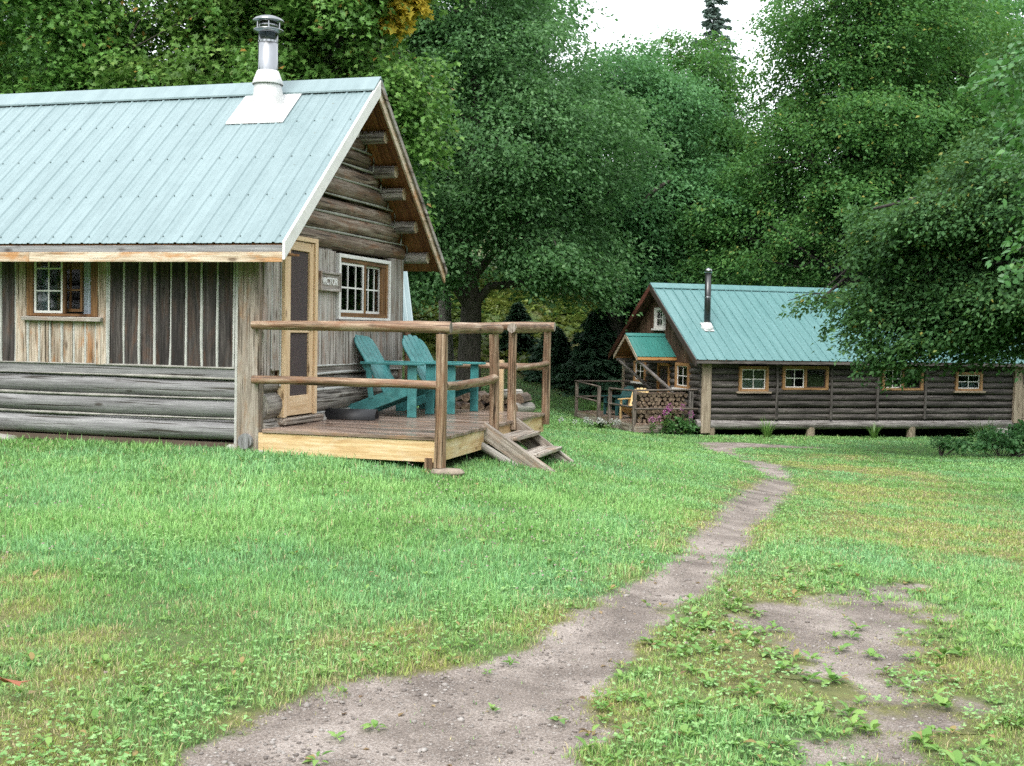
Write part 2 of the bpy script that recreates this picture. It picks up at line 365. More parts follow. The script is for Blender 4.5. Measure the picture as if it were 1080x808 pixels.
PATH = np.array([(-1.6, 1.5), (-1.17, 4.14), (-1.06, 4.54), (-.79, 4.92), (-.29, 5.5), (.05, 5.96), (.31, 6.46), (.74, 7.34), (1.06, 8.16), (1.68, 10.22), (2.58, 13.3), (3.45, 16.4), (3.85, 17.6), (4.12, 17.4), (4.09, 17.1), (3.13, 13.88), (2.16, 10.52), (1.54, 8.34), (1.2, 7.48), (.85, 6.6), (.54, 5.64), (.42, 5.12), (.34, 4.74), (.24, 4.34), (.1, 1.5)])
TRAIL = np.array([(3.8, 17.3), (4.2, 19.5), (4.55, 22), (4.95, 26), (5.0, 29.2), (5.0, 31.2), (6.2, 31.6), (8.0, 31.0), (8.0, 30.2), (6.2, 30.3), (5.5, 29.4), (5.3, 26), (4.95, 22), (4.55, 19.5), (4.12, 17.3)])
PATCH = np.array([(1.62, 6.9), (2.05, 7.76), (2.75, 8.1), (2.68, 7.52), (2.18, 6.22), (2.0, 5.08), (1.88, 4.5), (1.8, 2), (1.1, 2), (1.16, 4.46), (1.36, 5.3), (1.42, 5.92)])
def sdist(x, y, poly):
    """signed distance to a polygon, negative inside"""
    P = poly; Q = np.roll(P, -1, axis=0); d2 = np.full(x.shape, 1e9); ins = np.zeros(x.shape, bool)
    for (ax, ay), (bx, by) in zip(P, Q):
        ex, ey = bx - ax, by - ay; t = np.clip(((x - ax) * ex + (y - ay) * ey) / (ex * ex + ey * ey), 0, 1)
        d2 = np.minimum(d2, (x - ax - t * ex) ** 2 + (y - ay - t * ey) ** 2)
        c = ((ay > y) != (by > y)) & (x < (bx - ax) * (y - ay) / (by - ay + 1e-12) + ax); ins ^= c
    return np.where(ins, -1, 1) * np.sqrt(d2)
_nr = np.random.default_rng(3); _ND = _nr.normal(0, 1, (24, 2)); _NP = _nr.uniform(0, 6.28, 24)
def fnoise(x, y, s, k=0):
    """smooth pseudo noise in about -1..1; s = feature size in metres"""
    o = np.zeros(np.shape(x))
    for i in range(8):
        j = (i + k * 5) % 24; f = (1, 1, 1.3, 1.7, 2.1, 2.6, 3.3, 4.1)[i]
        o = o + np.sin((x * _ND[j, 0] + y * _ND[j, 1]) * f * 2.2 / s + _NP[j]) / f ** .7
    return o / 3.2
def pathmask(x, y):
    wob = .13 * fnoise(x, y, .7, 1) + .07 * fnoise(x, y, .22, 2)
    sc = np.clip(y / 10, .8, 1.5)
    a = np.clip(.5 - (sdist(x, y, PATH) + .03 * np.clip(8 - y, 0, 1) + (wob * 1.15 + .05 * fnoise(x, y, .11, 3)) * np.clip(1.25 - y / 12, .25, 1)) / (.30 * sc), 0, 1)
    b = np.clip(.50 - (sdist(x, y, PATCH) + .06 + wob * 1.6 + .20 * fnoise(x, y, .42, 0) + .10 * fnoise(x, y, .2, 2) + .06 * fnoise(x, y, .1, 4)) / .42, 0, 1)
    c = np.clip(.5 - (sdist(x, y, TRAIL) + .18 * fnoise(x, y, 1.1, 1) + .10 * fnoise(x, y, .4, 2)) / .5, 0, 1)
    return np.maximum(np.maximum(a, b * .68), c * .8)
# worn, yellowing ground beside the track
TRACK = np.array([(.4, 2), (.6, 4.5), (1.2, 6.6), (2.3, 9.5), (3.6, 13), (4.6, 17), (5.4, 22), (6, 28), (8.2, 28), (7.2, 20), (6.2, 15), (5, 11), (3.5, 7.5), (2.4, 5), (2, 2)])
def drymask(x, y):
    d = sdist(x, y, TRACK); a = np.clip(.62 - d / 1.2, 0, .75) * np.clip(.55 + .9 * fnoise(x, y, 1.6, 3), .1, 1)
    e = np.clip(1 - np.abs(sdist(x, y, PATH)) / .55, 0, 1) * np.clip(.5 + .9 * fnoise(x, y, .8, 0), 0, 1)
    b = np.clip(fnoise(x, y, 1.5, 4) * 1.5 + .22 - .11 * np.hypot(x + 2.6, (y - 6.3) * 1.2), 0, 1) * np.clip((11 - y) / 4, 0, 1) * (x < 0)
    b = np.maximum(b, np.clip((7.0 - y) / 2.6, 0, 1) * (x < .4) * np.clip(.42 + .6 * fnoise(x, y, 1.1, 2), 0, .8) / .8)
    h = np.clip((y - 44) / 4, 0, .8) * np.clip(.7 + fnoise(x, y, 3, 2), .2, 1)
    return np.clip(np.maximum(np.maximum(a, e * .85), np.maximum(b * .8, h)), 0, 1)

def axis(pts):
    out = [pts[0][0]]
    for (a, _), (b, st) in zip(pts[:-1], pts[1:]):
        n = max(1, int(round((b - a) / st))); out += list(np.linspace(a, b, n + 1)[1:])
    return np.array(out)
gx = axis([(-300, 0), (-60, 30), (-20, 4), (-6, .7), (-2, .1), (5.5, .1), (12, .4), (24, 2), (60, 6), (300, 30)])
gy = axis([(-60, 0), (-10, 10), (2.5, 1.2), (10, .1), (20, .18), (34, .35), (60, 1.2), (100, 5), (420, 32)])
GX, GY = np.meshgrid(gx, gy); nx, ny = len(gx), len(gy)
def flatten(x, y, z):
    far = np.clip((np.hypot(x, y - 30) - 70) / 60, 0, 1); return z * (1 - far) + far * np.clip(z, -1, 11)
GZ = flatten(GX, GY, gz(GX, GY))
GM = pathmask(GX, GY)
GZ = GZ - .025 * GM * (GY < 34) + .012 * fnoise(GX, GY, .9, 2) * (GY < 40)
V = np.stack([GX.ravel(), GY.ravel(), GZ.ravel()], 1)
ii = np.arange(nx * ny).reshape(ny, nx)
quads = np.stack([ii[:-1, :-1], ii[:-1, 1:], ii[1:, 1:], ii[1:, :-1]], -1).reshape(-1, 4)
def ground_mat():
    m, nt, out = new_mat('ground_soil_and_turf')
    tc = nt.nodes.new('ShaderNodeTexCoord'); a = N(nt, 'Attribute', attribute_name='path'); d = N(nt, 'Attribute', attribute_name='dry')
    P = tc.outputs['Object']
    turf = ramp(nt, noise(nt, P, 9, 6, .7), [(.3, (.035, .075, .018)), (.7, (.085, .15, .04))]).outputs[0]
    dry = ramp(nt, noise(nt, P, 14, 6, .7), [(.3, (.10, .085, .035)), (.7, (.22, .19, .075))]).outputs[0]
    turf = mixc(nt, d.outputs['Fac'], turf, dry)
    s1 = noise(nt, P, 2.2, 4, .55); s2 = noise(nt, P, 85, 6, .85)
    soil = ramp(nt, math_n(nt, 'ADD', math_n(nt, 'MULTIPLY', s1, .35), math_n(nt, 'MULTIPLY', s2, .65)), [(.41, (.095, .076, .064)), (.5, (.205, .170, .146)), (.585, (.37, .32, .285))]).outputs[0]
    vo = nt.nodes.new('ShaderNodeTexVoronoi'); vo.inputs['Scale'].default_value = 70; L(nt, P, vo.inputs['Vector'])
    st = ramp(nt, vo.outputs['Distance'], [(.16, (1, 1, 1)), (.3, (0, 0, 0))]).outputs[0]
    pick = ramp(nt, vo.outputs['Color'], [(.5, (0, 0, 0)), (.6, (1, 1, 1))]).outputs[0]
    soil = mixc(nt, math_n(nt, 'MULTIPLY', math_n(nt, 'MULTIPLY', st, pick), .7), soil, (.40, .38, .36))
    mk = ramp(nt, math_n(nt, 'ADD', a.outputs['Fac'], math_n(nt, 'MULTIPLY', math_n(nt, 'SUBTRACT', noise(nt, P, 22, 4, .7), .5), .7)), [(.22, (0, 0, 0)), (.50, (1, 1, 1))]).outputs[0]
    c = mixc(nt, mk, turf, soil)
    p = principled(nt, out, **{'Base Color': c, 'Roughness': .8, 'Specular IOR Level': .3})
    b = nt.nodes.new('ShaderNodeBump'); b.inputs['Strength'].default_value = .55; b.inputs['Distance'].default_value = .012
    L(nt, math_n(nt, 'ADD', s2, math_n(nt, 'MULTIPLY', st, .5)), b.inputs['Height']); L(nt, b.outputs[0], p.inputs['Normal'])
    return m
MG = ground_mat()
GD = drymask(GX, GY)
fast_mesh('ground', V, np.full(len(quads), 4), quads.ravel(), MG, {'path': ('FLOAT', GM.ravel()), 'dry': ('FLOAT', GD.ravel())}, True)
tag(bpy.data.objects['ground'], 'grassy clearing sloping down to the far cabin', 'ground', kind='structure')
qs = quads[(GM.ravel()[quads].max(1) > .22)]
u, inv = np.unique(qs, return_inverse=True)
fast_mesh('path', V[u] + np.array([0, 0, .004]), np.full(len(qs), 4), inv.ravel(), MG, {'path': ('FLOAT', GM.ravel()[u]), 'dry': ('FLOAT', GD.ravel()[u])}, True)
tag(bpy.data.objects['path'], 'bare dirt and gravel footpath winding to the far cabin', 'path', kind='structure')

# ------------------------------------------------------------------ grass, weeds, gravel
C1A = R(-16.5); C2A = R(16.0)
C1O = np.array([-2.63, 12.5]); C2O = np.array([5.426, 33.98])
def in_rect(x, y, o, a, x0, x1, y0, y1):
    dx, dy = x - o[0], y - o[1]; lx = dx * math.cos(a) + dy * math.sin(a); ly = -dx * math.sin(a) + dy * math.cos(a)
    return (lx > x0) & (lx < x1) & (ly > y0) & (ly < y1)
def covered(x, y):
    return in_rect(x, y, C1O, C1A, -8, 2.0, .12, 4.3) | in_rect(x, y, C2O, C2A, -1.9, 14, .15, 6)
def seen(x, y, m=1.03):
    return (np.abs(x) < (.432 * y * m + .5)) & (y > 3.7)
def gs_(x, y):
    """height of the ground surface as built: terrain, sunken path and small bumps"""
    return gz(x, y) - .025 * pathmask(x, y) * (y < 34) + .012 * fnoise(x, y, .9, 2) * (y < 40)
def lerp(a, b, t): return a + (b - a) * t[:, None]
rg = np.random.default_rng(11)
def sample(n, zmin, zmax, p):
    """ground points whose density falls with distance like 1/y^p (per unit screen area kept)"""
    u = rg.uniform(0, 1, n); q = 2 - p
    y = (zmin ** q + u * (zmax ** q - zmin ** q)) ** (1 / q)
    x = rg.uniform(-1, 1, n) * (.445 * y + .5)
    return x, y
def blades(n, zmin, zmax, p, sides=0):
    x, y = sample(n, zmin, zmax, p)
    if sides: x = np.sign(x) * (.445 * y + .5 + sides * np.abs(x) / (.445 * y + .5))
    keep = ~covered(x, y); x, y = x[keep], y[keep]
    pm = pathmask(x, y); dr = drymask(x, y)
    keep = rg.uniform(0, 1, len(x)) > np.clip(pm * 1.75 - .35, 0, .988); x, y, pm, dr = x[keep], y[keep], pm[keep], dr[keep]
    n = len(x); z = gs_(x, y) - .008
    big = fnoise(x, y, 2.2, 1); sm = fnoise(x, y, .45, 3)
    h = (.042 + .016 * big + .012 * sm) * rg.uniform(.6, 1.5, n)
    # longer grass left of the track and along the cabin; trampled on the track
    left = np.clip((1.0 + .16 * (y - 4) - x) / 1.5, 0, 1)
    h *= (.80 + .36 * left) * (1 + .32 * fnoise(x, y, .16, 0)) * (1 - .5 * pm) * (1 - .3 * dr) * .9
    nearcab = in_rect(x, y, C1O, C1A, -8, 2.6, -.55, .3) | in_rect(x, y, C2O, C2A, -2.4, 13, -.6, .3) | in_rect(x, y, C1O, C1A, 1.9, 2.5, -.3, 4.4)
    h *= np.where(nearcab, 1.3, 1); tall = rg.uniform(0, 1, n) < .03; h *= np.where(tall, 1.7, 1)
    w = rg.uniform(.0018, .0040, n) * np.clip(y / 7, .85, 4)
    az = rg.uniform(0, 6.28, n); lean = rg.uniform(.15, 1.15, n)
    dx, dy = np.cos(az), np.sin(az); sx, sy = -dy, dx
    P = np.empty((n, 5, 3), np.float32)
    for i, (t, ww, ln) in enumerate(((0, 1, 0), (0, -1, 0), (.6, -.8, .35), (.6, .8, .35), (1, 0, 1))):
        P[:, i, 0] = x + dx * ln * lean * h * .8 + sx * ww * w; P[:, i, 1] = y + dy * ln * lean * h * .8 + sy * ww * w
        P[:, i, 2] = z + h * t * np.sqrt(np.clip(1 - (ln * lean * .62) ** 2, .15, 1))
    # colour: green, slightly darker at the blade foot, straw where it is worn
    g0 = np.array([.17, .37, .085]); g1_ = np.array([.36, .61, .21]); gb = np.array([.27, .54, .26]); st = np.array([.58, .50, .28]); yl = np.array([.42, .47, .13])
    t = np.clip(.5 + .34 * big + .30 * sm + .22 * fnoise(x, y, .16, 4) + rg.normal(0, .2, n), 0, 1)
    c = lerp(g0, g1_, t); b2 = np.clip(.5 * fnoise(x, y, 1.3, 2) + .25 + rg.normal(0, .2, n), 0, .8); c = c + (gb - c) * b2[:, None]
    yy = np.clip(dr * 1.25 + rg.normal(0, .16, n) - .12, 0, 1); c = c + (yl - c) * yy[:, None]
    ss = (rg.uniform(0, 1, n) < (.04 + .36 * dr + .22 * pm)); c[ss] = st * rg.uniform(.6, 1.15, (ss.sum(), 1))
    c *= rg.uniform(.8, 1.2, (n, 1))
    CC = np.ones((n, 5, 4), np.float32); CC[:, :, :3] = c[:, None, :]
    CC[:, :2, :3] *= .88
    base = np.arange(n)[:, None] * 5
    idx = np.concatenate([base + np.array([0, 1, 2, 3]), base + np.array([3, 2, 4])], 1)
    return P.reshape(-1, 3), np.tile([4, 3], n), idx.ravel(), CC.reshape(-1, 4)
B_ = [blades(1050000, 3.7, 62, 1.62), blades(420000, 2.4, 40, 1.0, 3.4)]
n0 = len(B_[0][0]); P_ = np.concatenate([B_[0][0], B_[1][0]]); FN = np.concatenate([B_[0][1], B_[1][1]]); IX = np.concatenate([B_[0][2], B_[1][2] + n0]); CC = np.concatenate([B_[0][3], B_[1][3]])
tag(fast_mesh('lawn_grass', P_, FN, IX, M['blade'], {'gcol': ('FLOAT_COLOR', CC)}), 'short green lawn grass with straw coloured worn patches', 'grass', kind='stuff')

def leaf_quads(pos, d, nrm, ln, wd, fold=.15):
    """rhombic leaves: pos base points, d direction, nrm normal -> (n*4,3)"""
    s = np.cross(d, nrm); s /= np.linalg.norm(s, axis=1)[:, None] + 1e-9
    nn = np.cross(s, d)
    q = np.empty((len(pos), 4, 3), np.float32)
    q[:, 0] = pos; q[:, 2] = pos + d * ln[:, None]
    mid = pos + d * (ln * .45)[:, None] + nn * (ln * fold)[:, None]
    q[:, 1] = mid + s * wd[:, None]; q[:, 3] = mid - s * wd[:, None]
    return q
# broad leaved weeds: plantain rosettes by the track, clover in the turf
def weeds():
    x, y = sample(16000, 3.8, 24, 1.35); k = ~covered(x, y); x, y = x[k], y[k]
    pm = pathmask(x, y); dr = drymask(x, y); dp = sdist(x, y, PATCH); dpp = sdist(x, y, PATH)
    pr = .03 + .30 * np.clip(fnoise(x, y, .9, 2) - .1, 0, 1) + .20 * np.exp(-((dp - .05) / .30) ** 2) + .16 * np.exp(-((dpp - .25) / .35) ** 2)
    pr *= np.where(pm > .4, .12, 1); k = rg.uniform(0, 1, len(x)) < pr; x, y, dp, dpp = x[k], y[k], dp[k], dpp[k]
    z = gs_(x, y); Q = []; C = []; Q8 = []; C8 = []
    size = rg.uniform(.6, 1.3, len(x)) * np.where(np.abs(dp) < .7, 1.35, 1.0)
    for j in range(8):
        n = len(x); az = j * .785 + rg.uniform(-.4, .4, n) + (x * 37) % 6.28; el = rg.uniform(.15, .95, n)
        d = np.stack([np.cos(az) * np.cos(el), np.sin(az) * np.cos(el), np.sin(el)], 1)
        up = np.stack([-np.cos(az) * np.sin(el), -np.sin(az) * np.sin(el), np.cos(el)], 1) + rg.normal(0, .15, (n, 3))
        ln = size * rg.uniform(.014, .044, n)
        up /= np.linalg.norm(up, axis=1)[:, None]; s = np.cross(d, up); s /= np.linalg.norm(s, axis=1)[:, None]; nn = np.cross(s, d); b = np.stack([x, y, z + rg.uniform(0, .02, n)], 1) + d * .012; wd = rg.uniform(.7, 1.15, n)
        q = np.empty((n, 8, 3), np.float32)
        for i, (u_, v_) in enumerate(((0, -.03), (.22, -.20), (.5, -.29), (.8, -.19), (1.02, 0), (.8, .19), (.5, .29), (.22, .20))):
            q[:, i] = b + d * (ln * u_)[:, None] + s * (ln * v_ * wd)[:, None] + nn * (ln * (.55 * abs(v_) - .30 * u_ * u_))[:, None]
        Q8.append(q)
        c = lerp(np.array([.11, .25, .045]), np.array([.25, .41, .10]), rg.uniform(0, 1, n)); o = rg.uniform(0, 1, n) < .08; c[o] = (.32, .24, .09)
        C8.append(c)
    x, y = sample(95000, 3.8, 15, 1.4); k = ~covered(x, y) & (pathmask(x, y) < .35); x, y = x[k], y[k]
    pr = np.clip(fnoise(x, y, .8, 1) * .9 - .30, 0, .6) + .28 * np.exp(-((sdist(x, y, PATH) - .5) / .5) ** 2); k = rg.uniform(0, 1, len(x)) < pr * .7; x, y = x[k], y[k]; n = len(x)
    z = gs_(x, y) + rg.uniform(.018, .05, n); az0 = rg.uniform(0, 6.28, n)
    for j in range(3):
        az = az0 + j * 2.094; d = np.stack([np.cos(az), np.sin(az), rg.normal(.1, .25, n)], 1); d /= np.linalg.norm(d, axis=1)[:, None]
        up = np.stack([rg.normal(0, .25, n), rg.normal(0, .25, n), np.ones(n)], 1); ln = rg.uniform(.011, .021, n)
        Q.append(leaf_quads(np.stack([x, y, z], 1), d, up, ln, ln * .48, -.08))
        C.append(lerp(np.array([.15, .34, .08]), np.array([.33, .53, .20]), rg.uniform(0, 1, n)))
    Q = np.concatenate(Q); C = np.concatenate(C); n = len(Q); Q8 = np.concatenate(Q8); C8 = np.concatenate(C8); n8 = len(Q8)
    CC = np.ones((n * 4 + n8 * 8, 4), np.float32); CC[:n * 4, :3] = np.repeat(C, 4, 0); CC[n * 4:, :3] = np.repeat(C8, 8, 0)
    tag(fast_mesh('lawn_weeds', np.concatenate([Q.reshape(-1, 3), Q8.reshape(-1, 3)]), np.r_[np.full(n, 4), np.full(n8, 8)], np.arange(n * 4 + n8 * 8), M['weed'], {'gcol': ('FLOAT_COLOR', CC)}), 'plantain and clover leaves growing through the turf and along the path', 'weeds', kind='stuff')
    # clover heads
    x, y = sample(5200, 4.2, 17, 1.3); k = ~covered(x, y) & (pathmask(x, y) < .1) & (x < 1.2 + .12 * (y - 4)); x, y = x[k], y[k]
    k = rg.uniform(0, 1, len(x)) < np.clip(fnoise(x, y, 1.8, 3) * .6 + .10, 0, .4); x, y = x[k], y[k]; n = len(x); z = gs_(x, y) + rg.uniform(.045, .08, n)
    Q = []; C = []
    for j in range(6):
        az = rg.uniform(0, 6.28, n); d = np.stack([np.cos(az), np.sin(az), rg.uniform(.2, 1.2, n)], 1); d /= np.linalg.norm(d, axis=1)[:, None]
        Q.append(leaf_quads(np.stack([x, y, z], 1) - d * .002, d, np.stack([-d[:, 1], d[:, 0], d[:, 2] * 0 + .5], 1), np.full(n, .013), np.full(n, .006), 0))
        C.append(np.tile(np.array([.62, .50, .46]), (n, 1)) * rg.uniform(.75, 1.15, (n, 1)))
    Q = np.concatenate(Q); C = np.concatenate(C); n = len(Q); CC = np.ones((n, 4, 4), np.float32); CC[:, :, :3] = C[:, None]
    tag(fast_mesh('clover_blossoms', Q.reshape(-1, 3), np.full(n, 4), np.arange(n * 4), M['petal'], {'gcol': ('FLOAT_COLOR', CC.reshape(-1, 4))}), 'small pale clover heads dotted through the lawn', 'clover', kind='stuff')
weeds()
def litter():
    x, y = sample(900, 4.0, 24, 1.3); k = ~covered(x, y) & (rg.uniform(0, 1, len(x)) < np.where(pathmask(x, y) > .3, .8, .35)); x, y = x[k], y[k]; n = len(x); z = gs_(x, y) + np.where(pathmask(x, y) > .5, .006, .03)
    a = rg.uniform(0, 6.28, n); d = np.stack([np.cos(a), np.sin(a), rg.normal(0, .2, n)], 1); d /= np.linalg.norm(d, axis=1)[:, None]; up = np.stack([rg.normal(0, .3, n), rg.normal(0, .3, n), np.ones(n)], 1); ln = rg.uniform(.015, .05, n)
    q = leaf_quads(np.stack([x, y, z], 1), d, up, ln, ln * .28, .12); c = lerp(np.array([.16, .09, .045]), np.array([.42, .31, .15]), rg.uniform(0, 1, n)); CC = np.ones((n, 4, 4), np.float32); CC[:, :, :3] = c[:, None]
    tag(fast_mesh('leaf_litter', q.reshape(-1, 3), np.full(n, 4), np.arange(n * 4), M['weed'], {'gcol': ('FLOAT_COLOR', CC.reshape(-1, 4))}), 'small dry leaves strewn over the path and lawn', 'leaf litter', kind='stuff')
litter()
def gravel():
    x, y = sample(120000, 3.8, 24, 1.6); pm = pathmask(x, y); k = pm > rg.uniform(.35, .95, len(x)); x, y = x[k], y[k]
    k = rg.uniform(0, 1, len(x)) < np.clip(.45 + .8 * fnoise(x, y, 1.0, 0) + .4 * (sdist(x, y, PATH) > -.28), .12, 1); x, y = x[k], y[k]
    n = len(x); z = gs_(x, y) + .003
    ico = bmesh.new(); bmesh.ops.create_icosphere(ico, subdivisions=1, radius=1); iv = np.array([v.co[:] for v in ico.verts]); iff = np.array([[v.index for v in f.verts] for f in ico.faces]); ico.free()
    r = np.exp(rg.normal(-5.45, .5, n)); r = np.clip(r, .0022, .024)
    A = rg.normal(0, 1, (n, len(iv), 1)) * .13 + 1
    sc = np.stack([rg.uniform(.7, 1.4, n), rg.uniform(.7, 1.3, n), rg.uniform(.4, .8, n)], 1)
    v = iv[None] * A * (r[:, None] * sc)[:, None, :]; a = rg.uniform(0, 6.28, n); ca, sa = np.cos(a)[:, None], np.sin(a)[:, None]
    v = np.stack([v[..., 0] * ca - v[..., 1] * sa, v[..., 0] * sa + v[..., 1] * ca, v[..., 2]], -1) + np.stack([x, y, z + r * .25], 1)[:, None]
    f = iff[None] + (np.arange(n) * len(iv))[:, None, None]
    c = lerp(np.array([.11, .09, .078]), np.array([.34, .31, .285]), rg.uniform(0, 1, n) ** 1.7); CC = np.ones((n, len(iv), 4), np.float32); CC[..., :3] = c[:, None]
    m, nt, out = new_mat('pebble'); at = N(nt, 'Attribute', attribute_name='gcol'); principled(nt, out, **{'Base Color': at.outputs['Color'], 'Roughness': .6})
    tag(fast_mesh('path_gravel', v.reshape(-1, 3), np.full(n * len(iff), 3), f.ravel(), m, {'gcol': ('FLOAT_COLOR', CC.reshape(-1, 4))}, True), 'loose pebbles scattered over the dirt path', 'gravel', kind='stuff')
gravel()
# ------------------------------------------------------------------ shared building pieces
FRONT = (((1, 0, 0), (0, -1, 0), (0, 0, 1)), (0, 0, 0))       # (along, outward, up) -> wall on y = 0 facing -y
GABLE_R = (((0, 1, 0), (1, 0, 0), (0, 0, 1)), (0, 0, 0))      # wall on x = 0 facing +x
GABLE_L = (((0, -1, 0), (1, 0, 0), (0, 0, 1)), (0, 0, 0))     # wall on x = 0 facing -x
def frame_boxes(mb, a0, a1, z0, z1, n0, n1, w, xf, wb=None, wt=None):
    wb = w if wb is None else wb; wt = w if wt is None else wt
    mb.box((a0, n0, z0), (a0 + w, n1, z1), 2, xf=xf); mb.box((a1 - w, n0, z0), (a1, n1, z1), 2, xf=xf)
    if wb: mb.box((a0 + w + .001, n0 + .002, z0), (a1 - w - .001, n1 - .003, z0 + wb), 0, xf=xf)
    if wt: mb.box((a0 + w + .001, n0 + .002, z1 - wt), (a1 - w - .001, n1 - .003, z1), 0, xf=xf)
def sash_boxes(mb, a0, a1, z0, z1, n, cols, rows, xf, w=.035, mw=.018):
    frame_boxes(mb, a0, a1, z0, z1, n, n + .03, w, xf)
    for i in range(1, cols):
        a = a0 + (a1 - a0) * i / cols; mb.box((a - mw / 2, n + .005, z0 + w), (a + mw / 2, n + .025, z1 - w), 2, xf=xf)
    for j in range(1, rows):
        z = z0 + (z1 - z0) * j / rows; mb.box((a0 + w, n + .007, z - mw / 2), (a1 - w, n + .022, z + mw / 2), 0, xf=xf)
def pane(parent, a0, a1, z0, z1, n, xf):
    mb = MB(); mb.box((a0, n, z0), (a1, n + .004, z1), xf=xf); return mb.build('pane', M['glass'], parent)
def curtain(parent, a0, a1, z0, z1, n, xf, name='curtain', mat='curtain'):
    mb = MB(); k = 28; t = np.linspace(0, 1, k); v = []
    for z in (z0, z1):
        for s in t: v.append((a0 + (a1 - a0) * s, n + .018 * math.sin(s * 26) + .01 * math.sin(s * 57), z))
    for z in (z0, z1):
        for s in t: v.append((a0 + (a1 - a0) * s, n - .004 + .018 * math.sin(s * 26) + .01 * math.sin(s * 57), z))
    f = [(i, i + 1, k + i + 1, k + i) for i in range(k - 1)] + [(2 * k + i + 1, 2 * k + i, 3 * k + i, 3 * k + i + 1) for i in range(k - 1)]
    mb.add(v, f, None, 0, True, xf); return mb.build(name, M[mat], parent)
def rib_sheet(mb, x0, x1, e, r, spacing, h=.019, wb=.05, wt=.022, minor=True, m=0, screws=None, rows=5):
    """ribbed metal sheet from the eave line e=(y,z) up to the ridge line r=(y,z)"""
    e = np.array(e, float); r = np.array(r, float); d = r - e; ln = np.linalg.norm(d); d /= ln
    nrm = np.array([-d[1], d[0]]) if d[0] > 0 else np.array([d[1], -d[0]])
    prof = []; n = int((x1 - x0) / spacing) + 1
    for i in range(n + 1):
        c = x0 + i * spacing + .04
        for dx, hh in ((-wb / 2, 0), (-wt / 2, h), (wt / 2, h), (wb / 2, 0)): prof.append((c + dx, hh))
        if minor:
            for q in (1 / 3, 2 / 3):
                for dx, hh in ((-.014, 0), (0, .005), (.014, 0)): prof.append((c + spacing * q + dx, hh))
    prof = [(x, hh) for x, hh in prof if x0 <= x <= x1]; prof = [(x0, 0)] + prof + [(x1, 0)]
    V = []
    for p in (e, r):
        for x, hh in prof: q = p + nrm * hh; V.append((x, q[0], q[1]))
    for p in (e, r):
        for x, hh in prof: q = p + nrm * (hh - .004); V.append((x, q[0], q[1]))
    k = len(prof); F = []
    for i in range(k - 1):
        F.append((i, i + 1, k + i + 1, k + i)); F.append((2 * k + i + 1, 2 * k + i, 3 * k + i, 3 * k + i + 1))
        F.append((i + 1, i, 2 * k + i, 2 * k + i + 1)); F.append((k + i, k + i + 1, 3 * k + i + 1, 3 * k + i))
    if d[0] < 0: F = [q[::-1] for q in F]
    mb.add(V, F, None, m)
    if screws is not None:
        for i in range(n):
            c = x0 + i * spacing + .04 + wb * .8
            if c > x1 - .02: continue
            for j in range(rows):
                t = (.035 + .93 * j / (rows - 1)) * ln; q = e + d * t + nrm * .004
                s = .006; u = d * s
                V = [(c - s, *(q - u)), (c + s, *(q - u)), (c + s, *(q + u)), (c - s, *(q + u))]; w = [(a, *(np.array((b, cc)) + nrm * .009)) for a, b, cc in V]
                w = [(c + (a - c) * .7, b, cc) for a, b, cc in w]
                mb.add(V + w, [(4, 5, 6, 7), (0, 1, 5, 4), (1, 2, 6, 5), (2, 3, 7, 6), (3, 0, 4, 7)], None, screws)
def slab(mb, x0, x1, e, r, t0, t1, m=0, boards=None):
    """board layer parallel to a roof slope between depths t0 and t1 under the line e-r"""
    e = np.array(e, float); r = np.array(r, float); d = r - e; d /= np.linalg.norm(d)
    nrm = np.array([-d[1], d[0]]) if d[0] > 0 else np.array([d[1], -d[0]])
    xs = np.arange(x0, x1, boards) if boards else [x0]
    for x in xs:
        xe = min(x + boards - .004, x1) if boards else x1
        if xe - x < .01: continue
        V = [(xx, *(p - nrm * t)) for xx in (x, xe) for p in (e, r) for t in (t0, t1)]
        v = np.array(V); w = np.stack([np.r_[0, 0, 2.5, 2.5, 0, 0, 2.5, 2.5], v[:, 0], np.r_[0, .03] .repeat(4)], 1) + RNG.uniform(-20, 20, 3)
        f = [(0, 1, 3, 2), (4, 6, 7, 5), (0, 4, 5, 1), (2, 3, 7, 6), (0, 2, 6, 4), (1, 5, 7, 3)]
        if d[0] < 0: f = [q[::-1] for q in f]
        mb.add(v, f, w, m)
def chinks(mb, pts_list, r, xf=None):
    for p in pts_list: mb.log(p[0], p[1], r, n=6, seg=max(3, int(np.linalg.norm(np.subtract(p[1], p[0])) / .12)), wob=.18, bend=.004, xf=xf)

